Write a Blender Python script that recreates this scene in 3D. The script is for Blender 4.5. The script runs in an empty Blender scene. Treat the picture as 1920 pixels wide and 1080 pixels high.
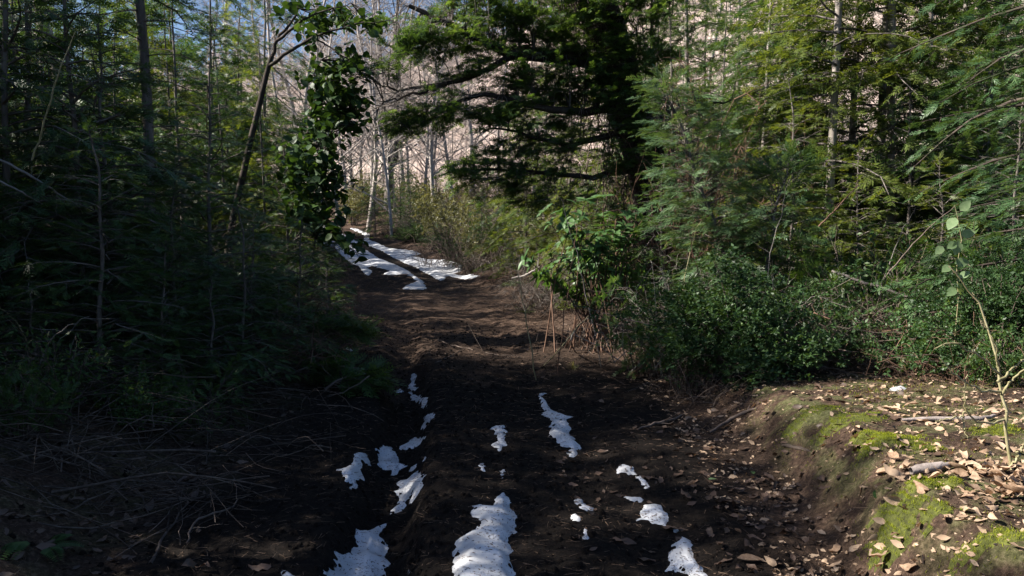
import bpy, math, random
import numpy as np

# ------------------------------------------------------------------ camera, sky, sun, exposure
SC = bpy.context.scene
COL = SC.collection
CAM_Z, PITCH, LENS = 1.65, math.radians(4.21), 28.0
FPX = 1920 * LENS / 36.0
cam_d = bpy.data.cameras.new("camera"); cam = bpy.data.objects.new("camera", cam_d); COL.objects.link(cam)
cam_d.lens = LENS; cam_d.sensor_width = 36.0; cam_d.clip_end = 2000.0; cam_d.clip_start = 0.05
cam.location = (0, 0, CAM_Z); cam.rotation_euler = (math.pi / 2 - PITCH, 0, 0)
SC.camera = cam

SUN_EL, SUN_AHEAD = math.radians(38), math.radians(0)       # square from the left of the track
SUN_DIR = np.array([-math.cos(SUN_AHEAD) * math.cos(SUN_EL), math.sin(SUN_AHEAD) * math.cos(SUN_EL), math.sin(SUN_EL)])
world = bpy.data.worlds.new("World"); SC.world = world; world.use_nodes = True
wn = world.node_tree.nodes; wl = world.node_tree.links
for n in list(wn): wn.remove(n)
sky = wn.new("ShaderNodeTexSky"); sky.sky_type = 'NISHITA'; sky.sun_disc = False
sky.sun_elevation = SUN_EL; sky.sun_rotation = math.atan2(SUN_DIR[0], SUN_DIR[1])
sky.air_density = 1.0; sky.dust_density = 2.0; sky.ozone_density = 6.0
bg = wn.new("ShaderNodeBackground"); bg.inputs[1].default_value = 0.052
wo = wn.new("ShaderNodeOutputWorld")
wl.new(sky.outputs[0], bg.inputs[0]); wl.new(bg.outputs[0], wo.inputs[0])
sun_d = bpy.data.lights.new("sun", 'SUN'); sun = bpy.data.objects.new("sun", sun_d); COL.objects.link(sun)
sun_d.energy = 5.0; sun_d.angle = math.radians(0.53); sun_d.color = (1.0, 0.93, 0.83)
from mathutils import Vector, Matrix
sun.rotation_euler = Vector(SUN_DIR).to_track_quat('Z', 'Y').to_euler()
sun.location = (-30, 10, 30)
vs = SC.view_settings
vs.view_transform = 'Standard'; vs.look = 'None'; vs.exposure = 1.62; vs.gamma = 1.0; vs.use_curve_mapping = False
cy = SC.cycles
cy.max_bounces = 3; cy.diffuse_bounces = 1; cy.glossy_bounces = 1; cy.transmission_bounces = 1; cy.use_adaptive_sampling = True; cy.adaptive_threshold = 0.02
cy.use_denoising = True
cy.caustics_reflective = False; cy.caustics_refractive = False

# ------------------------------------------------------------------ numpy helpers
def U(*a): return np.asarray(a, float)
def sstep(a, b, x):
    t = np.clip((x - a) / (b - a), 0, 1); return t * t * (3 - 2 * t)
def vnoise(x, y, seed=0):
    x = np.asarray(x, float); y = np.asarray(y, float)
    xi = np.floor(x).astype(np.int64); yi = np.floor(y).astype(np.int64)
    fx = x - xi; fy = y - yi; fx = fx * fx * (3 - 2 * fx); fy = fy * fy * (3 - 2 * fy)
    def hsh(i, j):
        n = (i * 374761393 + j * 668265263 + seed * 1442695041) & 0xffffffff
        n = ((n ^ (n >> 13)) * 1274126177) & 0xffffffff
        n = (n ^ (n >> 16)) & 0xffff
        return n / 65535.0
    a = hsh(xi, yi); b = hsh(xi + 1, yi); c = hsh(xi, yi + 1); d = hsh(xi + 1, yi + 1)
    return (a * (1 - fx) + b * fx) * (1 - fy) + (c * (1 - fx) + d * fx) * fy
def fbm(x, y, seed=0, oct=4):
    s = 0; a = 0.5
    for k in range(oct):
        s = s + a * (vnoise(x * 2 ** k + 17.3 * k, y * 2 ** k - 9.1 * k, seed + k) - 0.5); a *= 0.5
    return s
def unit(v): return v / np.maximum(np.linalg.norm(v, axis=-1, keepdims=True), 1e-9)

# ------------------------------------------------------------------ terrain
def smooth_table(ys, vals, sig=1.2):
    d = np.arange(-20, 420, 0.25); v = np.interp(d, ys, vals)
    k = np.exp(-0.5 * (np.arange(-24, 25) * 0.25 / sig) ** 2); k /= k.sum()
    vp = np.pad(v, 24, mode='edge'); v = np.convolve(vp, k, mode='valid')
    return lambda y: np.interp(y, d, v)
path_c = smooth_table([-20, 0, 4, 8, 14.5, 24, 34, 45, 60, 80], [.8, .2, .05, -.32, -1.3, -3.0, -5.8, -9.6, -14, -20])
rise = smooth_table([-20, 20, 24, 34, 45, 60, 75, 110, 160, 260, 400], [0, 0, .02, .55, 1.35, 3.0, 6.5, 22, 40, 62, 70], 1.6)
wR = smooth_table([0, 3.8, 6.2, 8, 14, 24], [1.5, 1.54, 1.85, 2.1, 1.9, 1.8], .6)
wL = smooth_table([0, 4, 7, 10, 16], [2.2, 2.15, 1.9, 1.6, 1.7], .6)
hR = smooth_table([0, 5.4, 7.2, 14], [.42, .42, .22, .16], .5)

def ground_h(x, y, fine=True):
    x = np.asarray(x, float); y = np.asarray(y, float)
    c = path_c(y); u = x - c
    tilt = np.clip(1 + 0.0075 * x, 0.7, 1.9)
    b = rise(y); h = np.where(y > 62, 3.3 + (b - 3.3) * tilt, b) if True else b
    h = b + (tilt - 1) * np.clip(b - 3.0, 0, None)
    wob = 0.25 * fbm(x * 0 + y * .6, y * 0, 11, 3)
    ur = u + wob + .12 * fbm(x * 2.2, y * 2.2, 5, 3)
    right = hR(y) * sstep(wR(y), wR(y) + .5, ur) + .05 * np.clip(ur - wR(y) - .5, 0, 12) * (y < 60)
    ul = -u + wob
    left = .4 * sstep(wL(y), wL(y) + 1.0, ul) + .05 * np.clip(ul - wL(y) - 1, 0, 14)
    h = h + right + left
    onp = 1 - np.maximum(sstep(wR(y) - .1, wR(y) + .3, ur), sstep(wL(y) - .2, wL(y) + .5, ul))
    fade = 1 - sstep(9.6, 11.5, y)
    lr = -.74 + .10 * fbm(y * 1.3, y * 0, 3, 3)
    dl = np.abs(u - lr); h = h - (.15 * fade + .05) * (1 - sstep(.08, .30 + .08 * fbm(x * 3, y * 3, 8, 2), dl))
    rr = .74 - .04 * (y - 4.3) * (y < 9)
    h = h - .06 * np.exp(-((u - rr) / .28) ** 2) * onp
    h = h + .05 * np.exp(-((u + .3) / .22) ** 2) * fade
    h = h + .10 * fbm(x * .7, y * .7, 21, 3) * (1 - .55 * onp)
    if fine:
        near = 1 - sstep(14, 24, y)
        h = h + near * (.055 * fbm(x * 4.2, y * 4.2, 31, 3) + .046 * fbm(x * 13, y * 13, 41, 3))
    h = h + (1 - sstep(0, 40, y)) * 0
    return h

CP, SP = math.cos(PITCH), math.sin(PITCH)
def px_dir(px, py):
    a = (np.asarray(px, float) - 960) / FPX; b = -(np.asarray(py, float) - 540) / FPX
    d = np.stack([a, CP + b * SP, -SP + b * CP], -1)
    return d
def at(px, py, depth):
    """world point seen at a photo pixel at a given distance ahead"""
    d = px_dir(px, py); d = d / d[..., 1:2]
    return U(0, 0, CAM_Z) + d * np.asarray(depth, float)[..., None] if np.ndim(depth) else U(0, 0, CAM_Z) + d * depth
def on_ground(px, py):
    d = px_dir(np.atleast_1d(px), np.atleast_1d(py)); d = d / d[:, 1:2]
    ts = 2.0 * (45.0 ** np.linspace(0, 1, 900)); lo = np.full(len(d), 90.0)
    X = d[:, None, 0] * ts; Y = d[:, None, 1] * ts; Zz = CAM_Z + d[:, None, 2] * ts
    df = Zz - ground_h(X, Y, False); under = df < 0
    i = np.maximum(under.argmax(1), 1); a = np.arange(len(d)); has = under.any(1)
    f = df[a, i - 1] / np.maximum(df[a, i - 1] - df[a, i], 1e-9)
    t = np.where(has, ts[i - 1] + (ts[i] - ts[i - 1]) * f, 88.0)
    p = d * t[:, None]; p[:, 2] += CAM_Z
    return p

# ------------------------------------------------------------------ materials
def mat(name):
    m = bpy.data.materials.new(name); m.use_nodes = True
    nt = m.node_tree
    for n in list(nt.nodes): nt.nodes.remove(n)
    return m, nt, nt.nodes, nt.links
def ramp(nodes, stops):
    r = nodes.new("ShaderNodeValToRGB"); el = r.color_ramp.elements
    el[0].position = stops[0][0]; el[0].color = (*stops[0][1], 1)
    el[1].position = stops[-1][0]; el[1].color = (*stops[-1][1], 1)
    for p, c in stops[1:-1]:
        e = el.new(p); e.color = (*c, 1)
    return r
def leaf_mat(name, dark, mid, light, trans=0.35, rough=0.45, spec=0.35, tcol=None, scale=1.2, vary=.25):
    m, nt, N, L = mat(name)
    geo = N.new("ShaderNodeNewGeometry"); oi = N.new("ShaderNodeObjectInfo")
    tc = N.new("ShaderNodeTexCoord"); nz = N.new("ShaderNodeTexNoise"); nz.inputs['Scale'].default_value = scale; nz.inputs['Detail'].default_value = 2
    L.new(tc.outputs['Object'], nz.inputs['Vector'])
    a1 = N.new("ShaderNodeMath"); a1.operation = 'MULTIPLY_ADD'; a1.inputs[1].default_value = .45
    L.new(geo.outputs['Random Per Island'], a1.inputs[0])
    a2 = N.new("ShaderNodeMath"); a2.operation = 'MULTIPLY_ADD'; a2.inputs[1].default_value = .9; a2.inputs[2].default_value = -.30
    L.new(nz.outputs[0], a2.inputs[0]); L.new(a2.outputs[0], a1.inputs[2])
    a3 = N.new("ShaderNodeMath"); a3.operation = 'MULTIPLY_ADD'; a3.inputs[1].default_value = vary; L.new(oi.outputs['Random'], a3.inputs[0]); L.new(a1.outputs[0], a3.inputs[2])
    r = ramp(N, [(0.0, dark), (.45, mid), (1.0, light)]); L.new(a3.outputs[0], r.inputs[0])
    p = N.new("ShaderNodeBsdfPrincipled"); p.inputs['Roughness'].default_value = rough; p.inputs['Specular IOR Level'].default_value = spec
    L.new(r.outputs[0], p.inputs['Base Color'])
    t = N.new("ShaderNodeBsdfTranslucent")
    mx = N.new("ShaderNodeMix"); mx.data_type = 'RGBA'; mx.blend_type = 'MULTIPLY'; mx.inputs[0].default_value = 1.0
    L.new(r.outputs[0], mx.inputs[6]); mx.inputs[7].default_value = (*(tcol or (1.5, 1.35, .55)), 1); L.new(mx.outputs[2], t.inputs[0])
    ms = N.new("ShaderNodeMixShader"); ms.inputs[0].default_value = trans
    L.new(p.outputs[0], ms.inputs[1]); L.new(t.outputs[0], ms.inputs[2])
    o = N.new("ShaderNodeOutputMaterial"); L.new(ms.outputs[0], o.inputs[0])
    return m
def bark_mat(name, c1, c2, c3, scale=9, rough=.9, stretch=.25, bump=.6, moss=None):
    m, nt, N, L = mat(name)
    tc = N.new("ShaderNodeTexCoord"); mp = N.new("ShaderNodeMapping"); mp.inputs['Scale'].default_value = (1, 1, stretch)
    L.new(tc.outputs['Object'], mp.inputs[0])
    nz = N.new("ShaderNodeTexNoise"); nz.inputs['Scale'].default_value = scale; nz.inputs['Detail'].default_value = 6; nz.inputs['Roughness'].default_value = .7
    L.new(mp.outputs[0], nz.inputs['Vector'])
    geo = N.new("ShaderNodeNewGeometry")
    ad = N.new("ShaderNodeMath"); ad.operation = 'MULTIPLY_ADD'; ad.inputs[1].default_value = .3; ad.inputs[2].default_value = -.15
    L.new(geo.outputs['Random Per Island'], ad.inputs[0])
    ad2 = N.new("ShaderNodeMath"); ad2.operation = 'ADD'; L.new(ad.outputs[0], ad2.inputs[0]); L.new(nz.outputs[0], ad2.inputs[1])
    r = ramp(N, [(.28, c1), (.5, c2), (.72, c3)]); L.new(ad2.outputs[0], r.inputs[0])
    col = r.outputs[0]
    if moss:
        n2 = N.new("ShaderNodeTexNoise"); n2.inputs['Scale'].default_value = 2.3; n2.inputs['Detail'].default_value = 4; L.new(tc.outputs['Object'], n2.inputs['Vector'])
        rr = ramp(N, [(.52, (0, 0, 0)), (.66, (1, 1, 1))]); L.new(n2.outputs[0], rr.inputs[0])
        mx = N.new("ShaderNodeMix"); mx.data_type = 'RGBA'; L.new(rr.outputs[0], mx.inputs[0]); L.new(col, mx.inputs[6]); mx.inputs[7].default_value = (*moss, 1)
        col = mx.outputs[2]
    p = N.new("ShaderNodeBsdfPrincipled"); p.inputs['Roughness'].default_value = rough; p.inputs['Specular IOR Level'].default_value = .2
    L.new(col, p.inputs['Base Color'])
    bp = N.new("ShaderNodeBump"); bp.inputs['Strength'].default_value = bump; bp.inputs['Distance'].default_value = .02; L.new(nz.outputs[0], bp.inputs['Height']); L.new(bp.outputs[0], p.inputs['Normal'])
    o = N.new("ShaderNodeOutputMaterial"); L.new(p.outputs[0], o.inputs[0])
    return m
M = {}
M['conifer_dark'] = leaf_mat('conifer_foliage_dark', (.012, .034, .013), (.040, .086, .032), (.095, .155, .058), .28)
M['evergreen'] = leaf_mat('evergreen_needles', (.018, .046, .013), (.064, .122, .034), (.150, .215, .062), .45)
M['conifer_mid'] = leaf_mat('conifer_foliage_green', (.014, .038, .012), (.045, .092, .026), (.115, .170, .045), .36)
M['conifer_yellow'] = leaf_mat('conifer_foliage_yellow_green', (.026, .050, .010), (.085, .122, .024), (.180, .210, .050), .42)
M['feather'] = leaf_mat('feathery_foliage_blue_green', (.020, .048, .022), (.055, .108, .048), (.130, .195, .090), .28, scale=2)
M['bush'] = leaf_mat('bush_leaves', (.009, .026, .008), (.030, .066, .020), (.085, .140, .045), .26, .5, .25)
M['broad'] = leaf_mat('broad_leaf', (.014, .035, .010), (.032, .070, .018), (.080, .130, .032), .28, .5, .25, scale=4)
M['broad_light'] = leaf_mat('broad_leaf_light', (.020, .055, .018), (.052, .115, .036), (.140, .215, .085), .32, .42, .3, scale=4)
M['vine_leaf'] = leaf_mat('vine_leaf', (.10, .16, .07), (.16, .24, .11), (.26, .34, .18), .35, .5, .3, scale=4)
M['shrub_yellow'] = leaf_mat('shrub_leaves_yellow_green', (.055, .065, .026), (.125, .130, .058), (.230, .220, .115), .3)
M['grass'] = leaf_mat('grass_blade', (.04, .07, .012), (.08, .13, .02), (.16, .2, .05), .3)
M['moss'] = leaf_mat('moss', (.065, .090, .007), (.175, .210, .014), (.340, .360, .038), .3, .8, .1, scale=9)
M['moss_base'] = bark_mat('moss_base', (.025, .026, .010), (.060, .068, .014), (.12, .13, .03), 40, stretch=1, bump=1)
M['damp_shade_leaf'] = leaf_mat('damp_shade_leaf', (.030, .018, .012), (.070, .043, .029), (.150, .096, .066), .08, .55, .4, (1.1, .8, .55), 6)  # damp leaf tone, also darkened to carry the shade of slope and left bank
M['dead_leaf'] = leaf_mat('dead_leaf', (.060, .036, .024), (.21, .135, .085), (.40, .29, .20), .15, .65, .3, (1.1, .8, .55), 9, .7)
M['twig_dark'] = bark_mat('dark_twig', (.024, .018, .015), (.068, .052, .043), (.16, .125, .10), 14, bump=.1)  # darker twig tone used by the left-hand brush piles
M['twig'] = bark_mat('dead_twig', (.045, .032, .026), (.105, .080, .066), (.210, .165, .135), 14, bump=.1)
M['twig_grey'] = bark_mat('grey_twig', (.08, .07, .062), (.17, .15, .135), (.30, .27, .245), 14, bump=.1)
M['twig_red'] = bark_mat('reddish_twig', (.055, .030, .022), (.12, .070, .048), (.22, .135, .095), 14, bump=.1)
M['cane'] = bark_mat('green_cane', (.13, .115, .05), (.23, .205, .11), (.36, .33, .21), 20, .6, bump=.1)
M['bark_grey'] = bark_mat('grey_bark', (.10, .085, .075), (.23, .20, .18), (.40, .36, .33), 8, moss=(.07, .085, .035))
M['bark_strip'] = bark_mat('bark_strip', (.02, .015, .012), (.045, .034, .028), (.08, .062, .05), 14)
M['bark_dull'] = bark_mat('dull_bark', (.045, .038, .034), (.11, .095, .085), (.20, .175, .155), 10)
M['bark_dark'] = bark_mat('dark_bark', (.018, .014, .012), (.042, .032, .027), (.085, .068, .056), 7, stretch=.35, bump=1.0, moss=(.022, .03, .012))
M['bark_pale'] = bark_mat('pale_bark', (.18, .155, .14), (.32, .28, .255), (.46, .42, .385), 6)
M['far_twig'] = bark_mat('far_twigs', (.34, .270, .235), (.50, .415, .365), (.63, .545, .49), 3, bump=0)
M['wood'] = bark_mat('weathered_wood', (.10, .085, .08), (.20, .17, .155), (.33, .28, .26), 12, stretch=1)
M['debris'] = bark_mat('debris', (.035, .024, .018), (.10, .068, .048), (.26, .18, .13), 12, bump=0)

def snow_mat():
    m, nt, N, L = mat('old_snow')
    tc = N.new("ShaderNodeTexCoord")
    n1 = N.new("ShaderNodeTexNoise"); n1.inputs['Scale'].default_value = 5; n1.inputs['Detail'].default_value = 5; L.new(tc.outputs['Object'], n1.inputs['Vector'])
    n2 = N.new("ShaderNodeTexNoise"); n2.inputs['Scale'].default_value = 70; n2.inputs['Detail'].default_value = 3; L.new(tc.outputs['Object'], n2.inputs['Vector'])
    n3 = N.new("ShaderNodeTexNoise"); n3.inputs['Scale'].default_value = 3; n3.inputs['Detail'].default_value = 3; L.new(tc.outputs['Object'], n3.inputs['Vector'])
    r1 = ramp(N, [(.32, (.33, .33, .34)), (.48, (.45, .46, .48)), (.62, (.54, .55, .58))]); L.new(n1.outputs[0], r1.inputs[0])
    ad = N.new("ShaderNodeMath"); ad.operation = 'MULTIPLY_ADD'; ad.inputs[1].default_value = .35; L.new(n3.outputs[0], ad.inputs[0]); L.new(n2.outputs[0], ad.inputs[2])
    r2 = ramp(N, [(.785, (0, 0, 0)), (.89, (1, 1, 1))]); L.new(ad.outputs[0], r2.inputs[0])
    mx = N.new("ShaderNodeMix"); mx.data_type = 'RGBA'; L.new(r2.outputs[0], mx.inputs[0]); L.new(r1.outputs[0], mx.inputs[6]); mx.inputs[7].default_value = (.10, .075, .06, 1)
    p = N.new("ShaderNodeBsdfPrincipled"); p.inputs['Roughness'].default_value = .7; p.inputs['Specular IOR Level'].default_value = .3
    L.new(mx.outputs[2], p.inputs['Base Color'])
    nb = N.new("ShaderNodeTexNoise"); nb.inputs['Scale'].default_value = 110; nb.inputs['Detail'].default_value = 4; L.new(tc.outputs['Object'], nb.inputs['Vector'])
    bp = N.new("ShaderNodeBump"); bp.inputs['Strength'].default_value = .45; bp.inputs['Distance'].default_value = .006; L.new(nb.outputs[0], bp.inputs['Height']); L.new(bp.outputs[0], p.inputs['Normal'])
    o = N.new("ShaderNodeOutputMaterial"); L.new(p.outputs[0], o.inputs[0])
    return m
M['snow'] = snow_mat()

def ground_mat():
    m, nt, N, L = mat('forest_ground')
    tc = N.new("ShaderNodeTexCoord")
    def noise(s, d=6, r=.6):
        n = N.new("ShaderNodeTexNoise"); n.inputs['Scale'].default_value = s; n.inputs['Detail'].default_value = d; n.inputs['Roughness'].default_value = r
        L.new(tc.outputs['Object'], n.inputs['Vector']); return n
    def attr(nm):
        a = N.new("ShaderNodeAttribute"); a.attribute_name = nm; return a.outputs['Fac']
    def mixc(f, a, b):
        x = N.new("ShaderNodeMix"); x.data_type = 'RGBA'; L.new(f, x.inputs[0]); L.new(a, x.inputs[6]); L.new(b, x.inputs[7]); return x.outputs[2]
    na = noise(3.5); nb = noise(38, 5, .7); nc = noise(140, 3)
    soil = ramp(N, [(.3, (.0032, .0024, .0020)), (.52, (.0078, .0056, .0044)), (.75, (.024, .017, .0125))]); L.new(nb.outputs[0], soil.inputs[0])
    speck = ramp(N, [(.66, (0, 0, 0)), (.74, (1, 1, 1))]); L.new(nc.outputs[0], speck.inputs[0])
    spc = N.new("ShaderNodeRGB"); spc.outputs[0].default_value = (.10, .066, .047, 1)
    c0 = mixc(speck.outputs[0], soil.outputs[0], spc.outputs[0])
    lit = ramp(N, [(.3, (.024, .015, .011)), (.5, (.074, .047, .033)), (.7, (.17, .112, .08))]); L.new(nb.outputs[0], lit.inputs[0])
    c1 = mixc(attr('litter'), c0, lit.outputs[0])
    mos = ramp(N, [(.3, (.030, .034, .014)), (.5, (.080, .086, .032)), (.7, (.17, .17, .09))]); L.new(nb.outputs[0], mos.inputs[0])
    mm = N.new("ShaderNodeMath"); mm.operation = 'MULTIPLY'
    mr = ramp(N, [(.46, (0, 0, 0)), (.60, (1, 1, 1))]); L.new(na.outputs[0], mr.inputs[0])
    L.new(attr('moss'), mm.inputs[0]); L.new(mr.outputs[0], mm.inputs[1])
    c2 = mixc(mm.outputs[0], c1, mos.outputs[0])
    n8 = noise(.35, 5)
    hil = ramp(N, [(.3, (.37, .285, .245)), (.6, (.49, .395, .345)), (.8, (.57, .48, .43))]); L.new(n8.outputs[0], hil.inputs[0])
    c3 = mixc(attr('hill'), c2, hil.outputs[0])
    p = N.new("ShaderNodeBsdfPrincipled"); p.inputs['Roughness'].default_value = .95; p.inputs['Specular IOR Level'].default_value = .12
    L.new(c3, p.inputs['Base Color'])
    b1 = N.new("ShaderNodeBump"); b1.inputs['Strength'].default_value = .8; b1.inputs['Distance'].default_value = .03; L.new(nb.outputs[0], b1.inputs['Height'])
    b2 = N.new("ShaderNodeBump"); b2.inputs['Strength'].default_value = .8; b2.inputs['Distance'].default_value = .008; L.new(nc.outputs[0], b2.inputs['Height']); L.new(b1.outputs[0], b2.inputs['Normal'])
    L.new(b2.outputs[0], p.inputs['Normal'])
    o = N.new("ShaderNodeOutputMaterial"); L.new(p.outputs[0], o.inputs[0])
    return m
M['ground'] = ground_mat()

# ------------------------------------------------------------------ mesh building
class Geo:
    def __init__(s): s.v = []; s.q = []; s.t = []; s.n = 0
    def add(s, v, q=None, t=None):
        v = np.asarray(v, float).reshape(-1, 3)
        if q is not None and len(q): s.q.append(np.asarray(q, np.int64).reshape(-1, 4) + s.n)
        if t is not None and len(t): s.t.append(np.asarray(t, np.int64).reshape(-1, 3) + s.n)
        s.v.append(v); s.n += len(v)
    def inst(s, tpl, T, F, Nn, S):
        """copies of a template (verts, quads, tris); F forward, Nn normal-ish, S scale"""
        tv, tq, tt = tpl
        T = np.asarray(T, float).reshape(-1, 3)
        if not len(T): return
        F = unit(np.asarray(F, float)); Y = unit(np.cross(np.asarray(Nn, float), F)); Z = np.cross(F, Y)
        R = np.stack([F, Y, Z], -1) * np.asarray(S, float).reshape(-1, 1, 1)
        V = np.einsum('nij,kj->nki', R, tv) + T[:, None, :]
        off = (np.arange(len(T)) * len(tv))[:, None, None]
        s.add(V, (tq[None] + off).reshape(-1, 4) if len(tq) else None, (tt[None] + off).reshape(-1, 3) if len(tt) else None)
    def curves(s, P, R, sides=3, cap=False):
        """P (n,k,3) polylines, R (n,k) radii"""
        P = np.asarray(P, float); R = np.asarray(R, float)
        if P.ndim == 2: P = P[None]; R = R[None]
        n, k, _ = P.shape
        if n == 0: return
        tg = np.gradient(P, axis=1); tg = unit(tg)
        ref = np.where(np.abs(tg[..., 2:3].mean(1, keepdims=True)) > .8, U(1, 0, 0), U(0, 0, 1)) * np.ones_like(tg)
        a = unit(np.cross(tg, ref)); b = np.cross(tg, a)
        ang = np.arange(sides) * 2 * np.pi / sides
        V = P[:, :, None] + R[:, :, None, None] * (a[:, :, None] * np.cos(ang)[:, None] + b[:, :, None] * np.sin(ang)[:, None])
        i = np.arange(n)[:, None, None] * (k * sides); j = np.arange(k - 1)[None, :, None] * sides; c = np.arange(sides)[None, None]
        c2 = (c + 1) % sides
        q = np.stack([i + j + c, i + j + c2, i + j + sides + c2, i + j + sides + c], -1)
        s.add(V, q.reshape(-1, 4))
    def mesh(s, name, m, smooth=False):
        me = bpy.data.meshes.new(name)
        v = np.concatenate(s.v) if s.v else np.zeros((0, 3))
        q = np.concatenate(s.q) if s.q else np.zeros((0, 4), np.int64); t = np.concatenate(s.t) if s.t else np.zeros((0, 3), np.int64)
        me.vertices.add(len(v)); me.vertices.foreach_set('co', v.astype(np.float32).ravel())
        lv = np.concatenate([q.ravel(), t.ravel()]).astype(np.int32)
        me.loops.add(len(lv)); me.loops.foreach_set('vertex_index', lv)
        st = np.concatenate([np.arange(len(q)) * 4, len(q) * 4 + np.arange(len(t)) * 3]).astype(np.int32)
        me.polygons.add(len(st)); me.polygons.foreach_set('loop_start', st)
        if smooth: me.polygons.foreach_set('use_smooth', np.ones(len(st), bool))
        me.update(calc_edges=True); me.validate()
        if m: me.materials.append(m)
        return me
def tag(o, label=None, cat=None, group=None, kind=None):
    if label: o['label'] = label
    if cat: o['category'] = cat
    if group: o['group'] = group
    if kind: o['kind'] = kind
    return o
def link(name, me, parent=None, loc=None):
    o = bpy.data.objects.new(name, me); COL.objects.link(o)
    if parent: o.parent = parent
    if loc is not None: o.location = tuple(loc)
    return o
def empty(name, loc=(0, 0, 0)):
    o = bpy.data.objects.new(name, None); COL.objects.link(o); o.location = tuple(loc); o.empty_display_size = .2
    return o
def place(proto, name, loc, rotz=0, scale=1, tilt=(0, 0)):
    """proto: list of (part name, mesh, sub-list); a new thing with its parts, sharing meshes"""
    r = empty(name, loc); r.rotation_euler = (tilt[0], tilt[1], rotz)
    r.scale = (scale,) * 3 if np.ndim(scale) == 0 else tuple(scale)
    for part in proto:
        pn, me = part[:2]; c = link(pn, me, r)
        if len(part) > 2 and part[2]: c.material_slots[0].link = 'OBJECT'; c.material_slots[0].material = part[2]
        if pn in ('branches', 'stems'): c['kind'] = 'stuff'
    return r

# ---- templates
def rhomb(base, d, w, n=U(0, 0, 1), lift=0.0):
    d = U(*d); L = np.linalg.norm(d); sd = unit(np.cross(n, d)) * w
    return [U(*base), U(*base) + d * .45 + sd + n * lift, U(*base) + d, U(*base) + d * .45 - sd + n * lift]
def spray_tpl(n, ang, l0, l1, w, droop, seed, rach=.02):
    rg = random.Random(seed); V = []; Q = []
    def addq(p): b = len(V); V.extend(p); Q.append([b, b + 1, b + 2, b + 3])
    addq(rhomb((0, 0, 0), (1, 0, -droop), rach))
    for i in range(n):
        t = (i + .6) / n
        for sgn in (1, -1):
            a = math.radians(ang + rg.uniform(-9, 9)); ln = (l0 * (1 - t) + l1) * rg.uniform(.75, 1.2)
            z0 = -droop * t * t
            addq(rhomb((t, 0, z0), (math.cos(a) * ln, sgn * math.sin(a) * ln, -droop * ln * .8 + rg.uniform(-.1, .08)), w * rg.uniform(.8, 1.2)))
    return np.array(V), np.array(Q), np.zeros((0, 3), np.int64)
TP_FLAT = spray_tpl(5, 48, .44, .20, .058, .16, 1, .04)
TP_FEATH = spray_tpl(8, 34, .32, .14, .024, .14, 2, .02)
TP_FEATH_S = spray_tpl(6, 36, .34, .16, .036, .14, 4, .03)
TP_NEED = spray_tpl(5, 52, .30, .20, .062, .10, 3, .05)
def clump_tpl(n, seed, ln=.45, w=.13, spread=1.0):
    rg = random.Random(seed); V = []; Q = []
    for i in range(n):
        t = i / n; a = i * 2.4; el = rg.uniform(-.3, .9)
        d = U(.45 + rg.uniform(-.2, .3), math.cos(a) * spread, math.sin(a) * spread * .8 + .1); d = unit(d) * ln * rg.uniform(.7, 1.2)
        nn = unit(np.cross(d, U(rg.uniform(-1, 1), rg.uniform(-1, 1), rg.uniform(-1, 1))))
        b = len(V); V.extend(rhomb((t, 0, 0), d, w * rg.uniform(.8, 1.2), nn, .03)); Q.append([b, b + 1, b + 2, b + 3])
    return np.array(V), np.array(Q), np.zeros((0, 3), np.int64)
TP_CLUMP = clump_tpl(9, 5)
TP_CLUMP2 = clump_tpl(7, 8, .55, .17)
def leaf_tpl(w=.22, curl=.15, fold=.25, seed=0, wav=0.0, nl=5):
    rg = random.Random(seed); V = []; Q = []
    for i in range(nl + 1):
        t = i / nl; ww = w * (math.sin(math.pi * t ** .8) ** .85) if 0 < t < 1 else .012
        z = -curl * t * t + wav * rg.uniform(-1, 1) * .1
        for j in (-1, 0, 1):
            V.append((t, j * ww, z + abs(j) * ww * fold + (wav * rg.uniform(-1, 1) * .12 if j else 0)))
    for i in range(nl):
        for j in range(2):
            a = i * 3 + j; Q.append([a, a + 1, a + 4, a + 3])
    return np.array(V), np.array(Q), np.zeros((0, 3), np.int64)
TP_LEAF = leaf_tpl(.2, .18, .2, 1)
TP_LEAF_W = leaf_tpl(.36, .15, .15, 2)
TP_LEAF_LO = leaf_tpl(.22, .2, .2, 1, 0, 2)
TP_DEAD = [leaf_tpl(w, c, f, s, wv) for w, c, f, s, wv in ((.24, -.25, .6, 1, .6), (.20, .25, -.4, 2, .55), (.26, -.1, .8, 3, .6), (.18, .35, .5, 4, .6), (.25, .05, -.6, 5, .7), (.15, .5, 1.3, 7, .8), (.30, -.35, -.9, 8, 1.0), (.20, .6, .9, 9, 1.1))]
TP_DEAD_LO = leaf_tpl(.25, .15, .35, 6, .8, 3)
TP_BLADE = (np.array([(0, -.05, 0), (0, .05, 0), (.5, .045, .02), (.5, -.045, .02), (1, 0, -.1)]), np.array([[0, 1, 2, 3]]), np.array([[3, 2, 4]]))

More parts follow.
